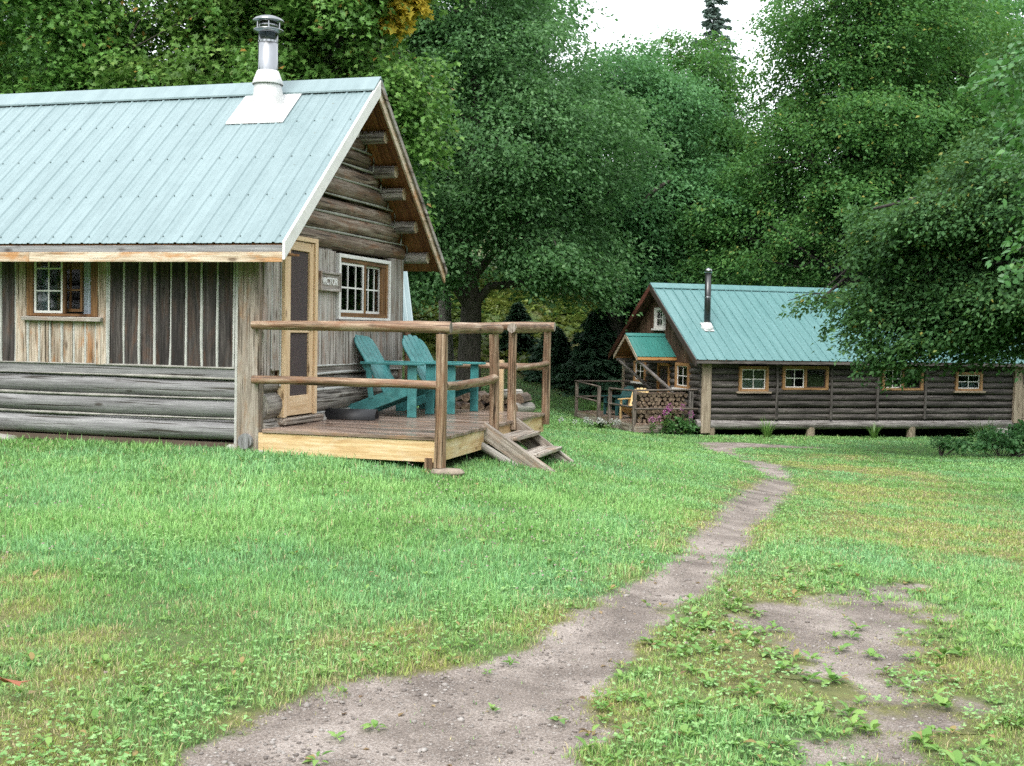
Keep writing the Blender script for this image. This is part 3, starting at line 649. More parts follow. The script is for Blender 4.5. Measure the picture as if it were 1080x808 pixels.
# ------------------------------------------------------------------ near cabin
cab = thing('log_cabin', 'weathered log cabin with pale teal metal roof and round steel chimney', 'cabin', (C1O[0], C1O[1], 0), C1A)
def cabin_near():
    XL = -7.0; W = 3.95
    # --- front wall
    mb = MB()
    for z0, z1 in ((.36, .60), (.60, .815), (.815, 1.03)):
        zc = (z0 + z1) / 2; mb.log((XL, .10, zc), (-.30, .10, zc + RNG.normal(0, .006)), .126, .118, n=16, xf=None, wob=.03, bend=.012)
    mb.box((XL, -.005, 1.035), (-.325, .16, 1.135), 0)
    # back and far side walls, floor
    for i in range(9):
        z = .47 + i * .225; mb.log((XL, W - .1, z), (-.05, W - .1, z), .12, n=10, wob=.02); mb.log((XL + .1, .1, z), (XL + .1, W - .1, z), .12, n=10, wob=.02)
    wall = mb.build('wall', M['log_front'], cab)
    mb = MB(); mb.box((XL, .02, .28), (-.05, W, .34), 0); mb.build('floor', M['inside'], cab)
    mb = MB(); ch = []
    for z in (.60, .815, 1.03): mb.log((XL, -.0, z + .006), (-.32, -.0, z), .013, n=6, seg=70, wob=.4, bend=.010)
    mb.log((XL, -.008, 1.143), (-.33, -.008, 1.143), .012, n=6, seg=40, wob=.2)
    mb.box((XL, .06, .45), (-.3, .09, 1.05), 0)
    mb.build('chinking', M['chink_dim'], wall)
    # --- upright planks
    mb = MB(); mc = MB(); ml = MB()
    edges = np.linspace(-1.885, -.345, 9)
    for a, b in zip(edges[:-1], edges[1:]):
        j = RNG.uniform(-.006, .006); mb.box((a + .014 + j, -.012 + RNG.uniform(0, .008), 1.137), (b - .014, .05, 2.42), 2, jit=.002)
    for a in edges: mc.log((a + RNG.normal(0, .004), .0, 1.14), (a + RNG.normal(0, .004), .0, 2.42), .016, n=6, seg=12, wob=.22, bend=.006)
    a = -3.12
    while a > XL:
        mb.box((a - .16, -.01, 1.137), (a, .05, 2.42), 2, jit=.002); mc.log((a - .178, .0, 1.14), (a - .178, .0, 2.42), .017, n=6, seg=12, wob=.2, bend=.005); a -= .195
    mb.box((XL, .055, 1.1), (-2.98, .09, 2.45), 2); mb.box((-1.93, .055, 1.1), (-.3, .09, 2.45), 2); mb.box((-2.98, .055, 1.1), (-1.93, .09, 1.68), 2)
    up = mb.build('plank_wall', M['plank_dark'], cab, bevel=.004)
    for a, b, z0, z1 in ((-3.095, -2.955, 1.137, 2.42), (-2.045, -1.915, 1.137, 2.42)): ml.box((a, -.016, z0), (b, .05, z1), 2, jit=.002)
    for a, b in ((-2.925, -2.80), (-2.77, -2.66), (-2.63, -2.50), (-2.47, -2.35), (-2.32, -2.20), (-2.17, -2.06)): ml.box((a, -.014 + RNG.uniform(0, .006), 1.137), (b, .05, 1.665), 2, jit=.003)
    ml.build('plank', M['plank_light'], up, bevel=.004)
    for a in (-3.108, -2.94, -2.785, -2.645, -2.485, -2.335, -2.185, -2.052, -1.90): mc.log((a, .0, 1.14), (a + RNG.normal(0, .004), .0, 1.66 if -2.93 < a < -2.06 else 2.42), .015, n=6, seg=9, wob=.22, bend=.005)
    mc.build('chinking', M['chink'], up)
    # --- corner post
    mb = MB(); mb.box((-.265, -.075, .27), (-.012, .05, 2.42), 2, jit=.003); cp = mb.build('corner_post', M['post_near'], cab, bevel=.008)
    mb = MB(); mb.box((-.315, -.03, .30), (-.268, .04, 2.42), 2, jit=.003); mb.build('strip', M['chink'], cp)
    mb = MB(); mb.log((-.15, -.115, .38), (-.15, .3, .38), .085, n=14); mb.build('log_end', M['log_front'], cp)
    # --- front window
    w = MB(); frame_boxes(w, -2.945, -2.02, 1.665, 2.45, -.01, .025, .085, FRONT, wb=.03)
    w.box((-2.475, -.01, 1.70), (-2.435, .02, 2.45), 2, xf=FRONT)
    win = w.build('window', M['brown_frame'], cab, bevel=.003)
    s = MB(); sash_boxes(s, -2.855, -2.478, 1.70, 2.44, -.02, 2, 3, FRONT, .026, .016); s.build('sash', M['white'], win)
    s = MB(); sash_boxes(s, -2.60, -2.27, 1.72, 2.44, -.085, 2, 3, FRONT, .03, .018); s.build('sash', M['brown_frame'], win)
    pane(win, -2.84, -2.49, 1.72, 2.42, -.008, FRONT); curtain(win, -2.28, -2.06, 1.68, 2.42, -.10, FRONT); curtain(win, -2.84, -2.74, 1.68, 2.42, -.12, FRONT)
    s = MB(); s.box((-2.98, -.02, 1.612), (-1.945, .075, 1.662), 0, xf=FRONT, jit=.003); s.build('sill', M['plank_silver'], win, bevel=.005)
    # --- gable wall
    G = GABLE_R; mb = MB()
    for z0, z1 in ((.33, .60), (.60, .87), (.87, 1.05)):
        zc = (z0 + z1) / 2; r = (z1 - z0) * .56
        for a0, a1 in ((.03, .375), (1.19, 3.93)):
            mb.log((a0, -.10, zc), (a1, -.10, zc + .004), r, r * .96, n=16, xf=G, wob=.035, bend=.01)
    mb.box((1.19, -.14, 1.05), (3.9, .01, 1.14), 0, xf=G, jit=.004)
    lg = mb.build('wall', M['log_low'], cab)
    mb = MB()
    for z in (.60, .87, 1.05): mb.log((1.2, .0, z), (3.9, .0, z), .018, n=6, seg=22, wob=.2, bend=.004, xf=G)
    mb.log((1.2, .01, 1.148), (3.92, .01, 1.148), .014, n=6, seg=22, wob=.2, xf=G)
    mb.box((1.2, -.12, .4), (3.85, -.06, 1.04), 0, xf=G); mb.box((.06, -.12, .4), (.37, -.06, 1.14), 0, xf=G)
    mb.build('chinking', M['chink'], lg)
    mb = MB(); ml_ = MB()
    for a0, a1, z0, z1 in ((.0, .16, 1.0, 2.52), (.175, .335, 1.12, 2.52), (1.2, 1.33, 1.14, 2.50), (1.345, 1.53, 1.14, 2.50), (1.545, 1.76, 1.14, 2.50), (3.44, 3.62, 1.14, 2.53), (3.635, 3.78, 1.14, 2.53), (3.79, 3.92, .4, 2.53),
                           (1.78, 1.97, 1.14, 1.66), (1.985, 2.16, 1.14, 1.66), (2.175, 2.36, 1.14, 1.66), (2.375, 2.56, 1.14, 1.66), (2.575, 2.79, 1.14, 1.66), (2.805, 3.0, 1.14, 1.66), (3.015, 3.22, 1.14, 1.66), (3.235, 3.425, 1.14, 1.66)):
        (ml_ if a1 < 1 else mb).box((a0, -.05, z0), (a1, .012 + RNG.uniform(-.006, .006), z1), 2, xf=G, jit=.002)
    mb.box((1.2, -.09, 1.1), (1.78, -.055, 2.55), 2, xf=G); mb.box((3.42, -.09, 1.1), (3.9, -.055, 2.55), 2, xf=G); mb.box((1.78, -.09, 1.1), (3.42, -.055, 1.67), 2, xf=G); ml_.box((0, -.09, .9), (.35, -.055, 2.55), 2, xf=G); ml_.build('plank_wall', M['plank_silver'], cab, bevel=.004)
    pw = mb.build('plank_wall', M['plank_silver'], cab, bevel=.004)
    mb = MB()
    for a in (.168, 1.337, 1.537, 3.627, 3.785): mb.log((a, .0, 1.14), (a, .0, 2.5), .011, n=6, seg=10, wob=.25, xf=G)
    mb.log((.36, .01, .95), (.36, .01, 2.5), .016, n=6, seg=10, wob=.2, xf=G)
    mb.build('chinking', M['chink'], pw)
    # --- gable logs
    mb = MB(); mc = MB(); zc = 2.625; k = 0
    def ay(z): return (z - 2.39) / .871 - .41
    while zc < 4.25:
        r = .113 + .012 * math.sin(k * 2.3); a0 = max(.02, ay(zc + .10) + .02); a1 = W - a0 + .02
        if a1 - a0 > .2:
            mb.log((a0, -.09, zc - .008 * math.sin(k)), (a1, -.09, zc + .012 * math.sin(k * 1.7)), r, r * .93, n=16, xf=G, wob=.045, bend=.018)
            mc.log((max(.05, a0 - .06), .0, zc + .108), (W - max(.05, a0 - .06), .0, zc + .112), .014, n=6, seg=16, wob=.25, bend=.01, xf=G)
            # mortar rolled round the end of each log
            for sgn, aa in ((-1, a0), (1, a1)):
                P = [(aa + sgn * (.03 + .05 * math.cos(t)), .012, zc + .115 * math.sin(t)) for t in np.linspace(-1.4, 1.4, 8)]
                mc.tube(P, .013, 6, xf=G, wob=.2)
        zc += .212; k += 1
    mb.box((.05, -.2, 2.50), (W - .05, -.12, 2.8), 0, xf=G)
    mb.prism([(.05, 2.5), (W - .05, 2.5), (2.0, 4.42)], -.2, -.12, xf=G)
    gl = mb.build('gable', M['log_gable'], cab); mc.build('chinking', M['chink_green'], gl)
    # --- gable window
    w = MB(); frame_boxes(w, 1.80, 3.41, 1.695, 2.485, -.03, .035, .045, G, wb=.03)
    win = w.build('window', M['white'], cab, bevel=.003)
    s = MB(); frame_boxes(s, 1.848, 3.362, 1.728, 2.438, -.06, .012, .05, G); s.box((2.60, -.06, 1.73), (2.655, .008, 2.43), 2, xf=G); s.box((3.20, -.05, 1.75), (3.31, -.005, 2.42), 2, xf=G); s.build('frame', M['brown_frame'], win, bevel=.003)
    s = MB(); sash_boxes(s, 1.90, 2.60, 1.78, 2.39, -.03, 3, 2, G, .032, .02); s.build('sash', M['white'], win)
    s = MB(); sash_boxes(s, 2.66, 3.22, 1.78, 2.39, -.07, 3, 2, G, .03, .018); s.build('sash', M['white'], win)
    pane(win, 1.92, 2.58, 1.80, 2.37, -.018, G); pane(win, 2.68, 3.2, 1.80, 2.37, -.058, G); curtain(win, 2.72, 3.2, 1.78, 2.40, -.13, G); curtain(win, 2.28, 2.4, 1.78, 2.40, -.16, G, mat='pine_old')
    s = MB(); s.box((1.74, -.02, 1.645), (3.47, .085, 1.69), 0, xf=G, jit=.003); s.build('sill', M['plank_silver'], win, bevel=.005)
    # --- screen door
    d = MB(); frame_boxes(d, .375, 1.185, .605, 2.60, -.03, .055, .065, G, wb=0, wt=.05); dr = d.build('screen_door', M['pine'], cab, bevel=.003)
    d = MB()
    for a0, a1, z0, z1 in ((.448, .555, .615, 2.54), (1.015, 1.112, .615, 2.54)): d.box((a0, -.012, z0), (a1, .032, z1), 2, xf=G)
    for z0, z1 in ((.615, .83), (1.53, 1.66), (2.44, 2.54)): d.box((.556, -.010, z0), (1.014, .029, z1), 0, xf=G)
    lf = d.build('leaf', M['pine'], dr, bevel=.004)
    d = MB(); d.box((.55, .004, .82), (1.02, .007, 2.45), xf=G); d.build('screen', M['screen'], lf)
    d = MB(); d.box((1.03, .034, 1.56), (1.055, .062, 1.66), xf=G); d.log((1.043, .06, 1.57), (1.043, .085, 1.60), .012, n=8, xf=G); d.build('handle', M['iron'], lf)
    d = MB(); d.box((.32, -.06, .525), (1.26, .11, .60), 0, xf=G, jit=.004); d.build('threshold', M['step'], dr, bevel=.008)
    # inner wooden door standing behind the screen
    d = MB(); d.box((.45, -.16, .62), (1.11, -.12, 2.53), 2, xf=G); d.build('inner_door', M['soffit'], dr)
    # --- roof
    e0 = (-.41, 2.44); rd = (2.0, 4.54); e1 = (4.41, 2.44)
    mb = MB(); rib_sheet(mb, -7.4, .43, e0, rd, .226, h=.013, wb=.042, wt=.018, screws=1); rib_sheet(mb, -7.4, .43, e1, rd, .226, h=.013, wb=.042, wt=.018, screws=1); roof = mb.build('roof', [M['roof_pale'], M['screw']], cab)
    mb = MB(); slab(mb, -7.35, .41, e0, rd, .022, .05, boards=.19); slab(mb, -7.35, .41, e1, rd, .022, .05, boards=.19); mb.build('soffit', M['soffit'], roof)
    mb = MB(); k = .871
    mb.prism([(1.80, 4.395), (2.0, 4.578), (2.20, 4.395), (2.20, 4.415), (2.0, 4.598), (1.80, 4.415)], -7.42, .452, xf=GABLE_R); mb.build('ridge_cap', M['roof_pale'], roof)
    # fascia under the eave: grey drip strip and pale board
    mb = MB(); mb.box((-7.4, -.405, 2.352), (.425, -.375, 2.418), 0); mb.build('drip_strip', M['log_front'], roof)
    mb = MB(); mb.box((-7.4, -.418, 2.245), (-2.6, -.388, 2.348), 0); mb.box((-2.596, -.418, 2.245), (.427, -.388, 2.348), 0); mb.build('fascia', M['fascia'], roof, bevel=.003)
    mb = MB(); mb.box((-7.4, -.385, 2.33), (.40, .02, 2.35), 0); mb.build('eave_board', M['soffit'], roof)
    def rake(a_s, s, x0, x1, t0, t1, mat, name='rake_board'):
        P = []
        for a, t in ((0, t0), (2.41, t0), (2.41, t1), (0, t1)):
            P.append((a_s + s * a, 2.44 + k * a - t))
        mb = MB(); mb.prism(P if s > 0 else P[::-1], x0, x1, xf=GABLE_R)
        mb.w = [np.roll(w_, 0, axis=1) for w_ in mb.w]
        v = mb.v[0]; al = (v[:, 1] * 1.0 + 0); mb.w[0] = np.stack([al, v[:, 2] * .3, v[:, 0]], 1) + RNG.uniform(-9, 9, 3)
        return mb.build(name, mat, roof, bevel=.003)
    rake(-.425, 1, .432, .462, -.012, .172, M['white'])
    rake(4.425, -1, .432, .460, -.004, .085, M['plank_silver']); rake(4.425, -1, .405, .431, .06, .20, M['fascia'])
    mb = MB(); 
    for y, z in ((1.84, 3.93), (1.34, 3.52), (.97, 3.19), (.64, 2.91), (2.49, 3.96), (2.90, 3.59), (3.17, 3.34), (3.63, 2.95), (4.08, 2.57), (2.0, 4.36)):
        p = MB(); p.log((-.35, y, z), ((.30 if y > 2 else .20) + RNG.uniform(-.02, .03), y, z), .082, .078, n=14, mend=1); p.build('purlin', [M['log_low'], M['fascia'] if y > 2 else M['plank_silver']], cab)
    # --- foundation
    for x, y in ((-3.35, .1), (-.15, .12), (-5.6, .1), (-.1, 3.8), (-.1, 2.0)):
        p = MB(); p.box((x - .28, y - .2, .12), (x + .28, y + .25, .335), 0, jit=.03); p.build('foundation_stone', M['stone'], cab, bevel=.03)
    # --- chimney
    s_ = k; cx, cy = -.835, 1.60; zr = lambda y: 2.44 + k * (y + .41)
    c = MB(); c.lathe([(.118, 4.60), (.118, 5.10), (.112, 5.10), (.112, 4.60)], (cx, cy, 0), 28, close=False); c.lathe([(.1195, 4.96), (.1195, 4.985)], (cx, cy, 0), 28, close=False)
    ch = c.build('chimney', M['steel'], cab)
    c = MB(); c.lathe([(.119, 5.075), (.178, 5.10), (.180, 5.112), (.125, 5.125)], (cx, cy, 0), 28)
    c.lathe([(.112, 5.10), (.112, 5.23)], (cx, cy, 0), 28); c.lathe([(.186, 5.205), (.188, 5.217), (.17, 5.24), (.10, 5.272), (.0, 5.285)], (cx, cy, 0), 28)
    for i in range(6):
        a = i * PI / 3; x, y = cx + .145 * math.cos(a), cy + .145 * math.sin(a); c.log((x, y, 5.11), (x, y, 5.215), .010, n=6)
    c.build('chimney_cap', M['steel'], ch)
    c = MB(); c.lathe([(.182, 4.47), (.186, 4.48), (.128, 4.63), (.122, 4.63)], (cx, cy, 0), 28, close=False)
    n = 28; V = []; th = np.arange(n) / n * 2 * PI
    for r, z in ((.195, None), (.155, 4.50)):
        for t in th:
            x, y = cx + r * math.cos(t) * (1.0), cy + r * math.sin(t); V.append((x, y, zr(y) + .012 if z is None else z))
    c.add(V, [(j, (j + 1) % n, n + (j + 1) % n, n + j) for j in range(n)], None, 0, True)
    c.build('storm_collar', M['flash'], ch)
    c = MB(); y0, y1 = 1.33, 1.93; o = .028
    V = [(x, y, zr(y) + d) for x in (-1.24, -.49) for y in (y0, y1) for d in (o - .012, o)]
    c.add(V, [(0, 1, 3, 2), (4, 6, 7, 5), (0, 4, 5, 1), (2, 3, 7, 6), (0, 2, 6, 4), (1, 5, 7, 3)], None, 0); c.build('flashing', M['flash'], ch)
cabin_near()

# name board on the gable wall (its own thing)
sg = thing('name_sign', 'small grey framed name board with white letters beside the screen door', 'sign', (C1O[0], C1O[1], 0), C1A)
def name_sign():
    G = GABLE_R; mb = MB(); mb.box((1.25, .03, 2.04), (1.75, .05, 2.225), 0, xf=G); b = mb.build('board', M['plank_silver'], sg)
    mb = MB(); frame_boxes(mb, 1.225, 1.775, 2.02, 2.245, .028, .075, .028, G); mb.build('frame', M['plank_silver'], sg, bevel=.004)
    cu = bpy.data.curves.new('lettering', 'FONT'); cu.body = 'VICTOR'; cu.size = .115; cu.align_x = 'CENTER'; cu.align_y = 'CENTER'; cu.extrude = .003; cu.offset = .0035
    t = bpy.data.objects.new('tmp', cu); COL.objects.link(t); dg = bpy.context.evaluated_depsgraph_get(); dg.update()
    me = bpy.data.meshes.new_from_object(t.evaluated_get(dg)); bpy.data.objects.remove(t)
    o = bpy.data.objects.new('lettering', me); me.materials.clear(); me.materials.append(M['white']); COL.objects.link(o); o.parent = sg
    o.matrix_local = Matrix(((0, 0, 1, .055), (1, 0, 0, 1.50), (0, 1, 0, 2.13), (0, 0, 0, 1)))
name_sign()

# ------------------------------------------------------------------ near porch deck
dk = thing('porch_deck', 'raised wooden deck with peeled log railing along the near cabin', 'deck', (C1O[0], C1O[1], 0), C1A)
def deck_near():
    DZ = .515; mb = MB(); y = -.075
    while y < 3.98:
        mb.box((.03, y, DZ - .038), (2.03 + RNG.uniform(-.008, .012), y + .135, DZ + RNG.uniform(-.002, .002)), 0); y += .141
    mb.build('deck_boards', M['deck'], dk, bevel=.004)
    mb = MB(); mb.box((-.03, -.06, .255), (2.0, -.022, .474), 0); mb.build('fascia', M['pine_deck'], dk, bevel=.003)
    mb = MB(); mb.box((1.963, -.02, .258), (2.0, 1.52, .474), 1); mb.box((1.963, 1.524, .30), (1.998, 2.55, .474), 1); mb.box((1.963, 2.554, .258), (2.0, 3.99, .474), 1); mb.build('fascia', M['pine_deck'], dk, bevel=.003)
    mb = MB(); mb.box((.03, 3.99, .258), (2.0, 4.03, .474), 0); mb.build('fascia', M['pine_deck'], dk)
    mb = MB(); [mb.box((.1, y_, .30), (1.95, y_ + .045, .47), 0) for y_ in (.6, 1.2, 1.8, 2.4, 3.0, 3.5)]; mb.build('joist', M['step'], dk)
    # posts
    for x, y, z0, z1, r in ((2.03, -.10, .215, 1.55, .062), (2.045, 1.66, .36, 1.55, .056), (2.0, 2.52, .40, 1.58, .056), (2.035, 4.0, .36, 1.60, .054), (.06, 4.0, .40, 1.58, .05)):
        p = MB(); p.log((x, y, z0), (x + RNG.normal(0, .012), y, z1), r * 1.03, r * .92, n=12, wob=.05, bend=.006, mend=1); p.build('post', [M['rail'], M['step']], dk)
    def rail(p0, p1, r0, r1=None, bend=.012):
        p = MB(); p.log(p0, p1, r0, r1, n=12, wob=.06, bend=bend, mend=1); p.build('rail', [M['rail'], M['step']], dk)
    rail((-.06, -.12, 1.605), (2.13, -.10, 1.615), .047, .056); rail((2.05, -.04, 1.60), (2.05, 1.78, 1.612), .055, .053)
    rail((2.03, 2.36, 1.63), (2.06, 4.08, 1.645), .062, .052); rail((-.02, 4.02, 1.61), (2.13, 4.02, 1.655), .050, .056)
    rail((-.06, -.11, 1.035), (2.0, -.10, 1.035), .041, .046); rail((2.05, -.05, 1.03), (2.05, 1.64, 1.05), .045, .05)
    rail((2.02, 2.55, 1.15), (2.04, 3.98, 1.17), .036, .04); rail((.05, 4.0, 1.12), (2.03, 4.0, 1.12), .045, .045)
    for x, y in ((1.9, .0), (1.9, 3.9), (.2, .05), (.2, 3.9), (1.0, 2.0)):
        gl_ = g1(C1O[0] + x * math.cos(C1A) - y * math.sin(C1A), C1O[1] + x * math.sin(C1A) + y * math.cos(C1A))
        p = MB(); p.log((x, y, gl_ - .1), (x, y, .30), .075, n=12, wob=.05); p.build('support_post', M['rail'], dk)
deck_near()
def loc2w(o, a, x, y, z=0): return (o[0] + x * math.cos(a) - y * math.sin(a), o[1] + x * math.sin(a) + y * math.cos(a), z)
p = MB(); w = loc2w(C1O, C1A, 2.12, -.12); p.lathe([(.0, .0), (.13, .01), (.15, .04), (.12, .075), (0, .08)], (w[0], w[1], g1(w[0], w[1]) - .01), 14, rot=np.diag([1.2, .8, 1]))
tag(p.build('flat_stone', M['stone_tan'], loc=(w[0], w[1], g1(w[0], w[1])), bevel=.004), 'flat grey stone in the grass beside the corner post of the deck', 'stone')

# wooden steps
st = thing('wooden_steps', 'two grey plank treads with sloping side boards beside the deck', 'steps', loc2w(C1O, C1A, 2.03, 2.05), C1A)
def steps():
    for y, x1, z1, z0 in ((-.55, .80, .0, .50), (.50, .70, .02, .50)):
        ln = math.hypot(x1, z0 - z1); a = math.atan2(z0 - z1, x1)
        rot = roty(a); p = MB()
        if y < 0: p.box((-.06, y - .07, -.135), (ln + .06, y + .02, .035), 0, rot=rot, piv=(0, y, 0), jit=.004)
        else: p.box((-.04, y - .025, -.17), (ln + .03, y + .025, .05), 0, rot=rot, piv=(0, y, 0))
        o = p.build('stringer', M['step'], st, bevel=.006); o.location.z = z0
    for x, z in ((.06, .40), (.33, .225)):
        p = MB(); p.box((x, -.52, z - .045), (x + .28, .47, z), 1, jit=.004); p.build('tread', M['step'], st, bevel=.006)
    p = MB(); p.log((-.05, -.66, .30), (.40, -.68, .06), .05, .045, n=12, wob=.05); p.build('brace', M['log_low'], st)
steps()

# chairs -----------------------------------------------------------
def adirondack(name, label, mat, loc, rz, group=None, w=.62, cat='chair', sc=1.0):
    """seat faces local +x"""
    t = thing(name, label, cat, loc, rz, group); h = w / 2; t.scale = (sc * .92, sc, sc)
    for s in (-1, 1):
        y = s * (h - .035)
        p = MB(); p.prism([(-.02, .0), (.10, .0), (.84, .27), (.86, .37), (.74, .375), (-.02, .11)], y - .014, y + .014); p.build('side_rail', mat, t, bevel=.003)
        p = MB(); p.box((.74, s * (h - .017) - .014, 0), (.85, s * (h - .017) + .014, .565), 2); p.build('leg', mat, t, bevel=.003)
        p = MB(); p.prism([(.12, s * h - .085), (.15, s * h + .03 * s), (.60, s * h + .04 * s), (.92, s * h + .05 * s), (.95, s * h), (.92, s * h - .095), (.6, s * h - .08)] if s > 0 else
                          [(.12, s * h + .085), (.6, s * h + .08), (.92, s * h + .095), (.95, s * h), (.92, s * h - .05), (.60, s * h - .04), (.15, s * h - .03)], 0, .026)
        o = p; vv = o.v[0]; o.v[0] = np.stack([vv[:, 0], vv[:, 2], .568 + vv[:, 1]], 1); o.f = [q[::-1] for q in o.f]
        o.build('armrest', mat, t, bevel=.004)
        p = MB(); p.box((.22, s * (h - .03) - .014, .19), (.28, s * (h - .03) + .014, .57), 2, rot=roty(-.12)); p.build('arm_support', mat, t, bevel=.002)
    p = MB()
    for i in range(6):
        x = .43 + i * .073; z = .385 - (.85 - x) * .32; p.box((x, -h + .03, z - .022), (x + .075, h - .03, z), 1, rot=roty(-.30), piv=(x, 0, z))
    p.build('seat', mat, t, bevel=.003)
    p = MB(); ang = math.radians(-34)
    for i in range(5):
        c = (i - 2) * .112; ht = (.80, .845, .86, .845, .80)[i]; lo = c * .86
        V = [(0, lo - .046, 0), (0, lo + .046, 0), (0, c + .050, ht - .02), (0, c + .03, ht), (0, c - .03, ht), (0, c - .050, ht - .02)]
        if i == 0: V = [(0, lo - .046, 0), (0, lo + .046, 0), (0, c + .05, ht), (0, c + .02, ht), (0, c - .03, ht - .05), (0, c - .05, ht - .12)]
        if i == 4: V = [(0, lo - .046, 0), (0, lo + .046, 0), (0, c + .05, ht - .12), (0, c + .03, ht - .05), (0, c - .02, ht), (0, c - .05, ht)]
        Vb = [(-.02, y, z) for _, y, z in V]; A = np.array(V + Vb); n = 6
        F = [tuple(range(n)), tuple(range(2 * n - 1, n - 1, -1))] + [((j + 1) % n, j, n + j, n + (j + 1) % n) for j in range(n)]
        A2 = A @ roty(ang).T + np.array([.47, 0, .20]); p.add(A2, F, np.roll(A, -2, axis=1) + RNG.uniform(-9, 9, 3), 0)
    p.build('backrest', mat, t, bevel=.003)
    p = MB(); p.box((.165, -h + .02, .50), (.205, h - .02, .575), 1, rot=roty(ang)); p.build('back_rail', mat, t, bevel=.003)
    return t
DZ = .518
adirondack('adirondack_chair', 'teal wooden chair nearest the screen door, its back against the cabin wall', M['teal'], loc2w(C1O, C1A, .00, 2.52, DZ), C1A + R(1), 'teal chairs on the near deck', sc=1.12)
adirondack('adirondack_chair', 'teal wooden chair farther along the deck, turned towards the steps', M['teal'], loc2w(C1O, C1A, .29, 3.48, DZ), C1A + R(-9), 'teal chairs on the near deck', sc=1.1)
# half-round boot scraper lying on the deck
p = MB(); n = 14; V = []
for x in (-.30, .30):
    for r in (.115, .10):
        for i in range(n): a = PI * i / (n - 1); V.append((x, r * math.cos(a), .003 + r * math.sin(a) * 1.05))
F = []
for i in range(n - 1):
    F += [(i, i + 1, 2 * n + i + 1, 2 * n + i)[::-1], (n + i, n + i + 1, 3 * n + i + 1, 3 * n + i), (i, n + i, n + i + 1, i + 1)[::-1], (2 * n + i, 3 * n + i, 3 * n + i + 1, 2 * n + i + 1)]
p.add(V, F, None, 0, True); o = p.build('gutter_piece', M['rubber']); o.location = loc2w(C1O, C1A, .30, 1.62, DZ); o.rotation_euler = (0, 0, C1A + R(10))
tag(o, 'short black half round pipe lying on the deck by the screen door', 'pipe')

# firewood -----------------------------------------------------------
def split_log(ln, r, seed):
    g = np.random.default_rng(seed); k = g.integers(3, 7); th = np.sort(g.uniform(0, 2 * PI, k)) if k > 4 else np.arange(k) / k * 2 * PI + g.uniform(0, 1)
    if k > 4: th = np.arange(k) / k * 2 * PI + g.normal(0, .18, k)
    rr = r * g.uniform(.75, 1.1, k); V = [(rr[i] * math.cos(th[i]), y, rr[i] * math.sin(th[i])) for y in (-ln / 2, ln / 2) for i in range(k)]
    mb = MB(); w = np.array(V)[:, [1, 0, 2]] * np.array([1, 1, 1]) + g.uniform(-20, 20, 3)
    mb.add(V, [tuple(range(k)), tuple(range(2 * k - 1, k - 1, -1))], w, 0); mb.add(V, [((i + 1) % k, i, k + i, k + (i + 1) % k) for i in range(k)], w, 1)
    return mb.build('firewood_log', [M['fire'], M['fire_end']], bevel=.004)
def stack(o, a, x0, x1, y, z0, rows, r, label, group, ln=.4, rz=0, jit=.03, top=None):
    protos = [split_log(ln, r, 50 + i) for i in range(7)]; used = [False] * 7; n = 0
    for j in range(rows):
        x = x0 + (r * .9 if j % 2 else 0)
        while x < x1:
            i = int(RNG.integers(0, 7)); ob = protos[i]
            if used[i]: ob = ob.copy(); COL.objects.link(ob)
            used[i] = True; n += 1
            s = RNG.uniform(.85, 1.15)
            ob.location = loc2w(o, a, x, y + RNG.normal(0, jit), z0 + r * .8 + j * r * 1.62 + RNG.normal(0, r * .06)); ob.rotation_euler = (0, RNG.uniform(0, 6.28), a + rz + RNG.normal(0, .05)); ob.scale = (s, 1, s)
            tag(ob, label, 'firewood', group); x += r * 1.85
    for i in range(7):
        if not used[i]: bpy.data.objects.remove(protos[i])
zb = g1(*loc2w(C1O, C1A, 1.3, 4.75)[:2])
stack(C1O, C1A, .15, 1.5, 4.75, zb, 4, .085, 'split log in the dark firewood heap behind the near deck', 'firewood heaped behind the near deck', ln=.45, jit=.06)
for i, (x, y, dz, rz_) in enumerate(((1.30, 4.6, .55, .9), (1.50, 4.72, .36, 1.3))):
    p = MB(); p.log((-.24, 0, 0), (.24, 0, 0), .085, .075, n=10, mend=1, wob=.06); o = p.build('firewood_log', [M['log_low'], M['fire']])
    o.location = loc2w(C1O, C1A, x, y, zb + dz); o.rotation_euler = (0, 0, C1A + rz_); tag(o, 'grey round log loose on the end of the firewood heap behind the deck', 'firewood', 'loose round logs on the heap behind the deck')
p = MB(); p.box((-.05, -.03, 0), (.05, .03, 1.1), 2); o = p.build('wooden_stake', M['pine'], bevel=.004); w = loc2w(C1O, C1A, 1.28, 4.35); o.location = (w[0], w[1], g1(w[0], w[1]) - .1); o.rotation_euler = (0, 0, C1A)
tag(o, 'pale new timber stake standing by the firewood heap behind the deck', 'stake')

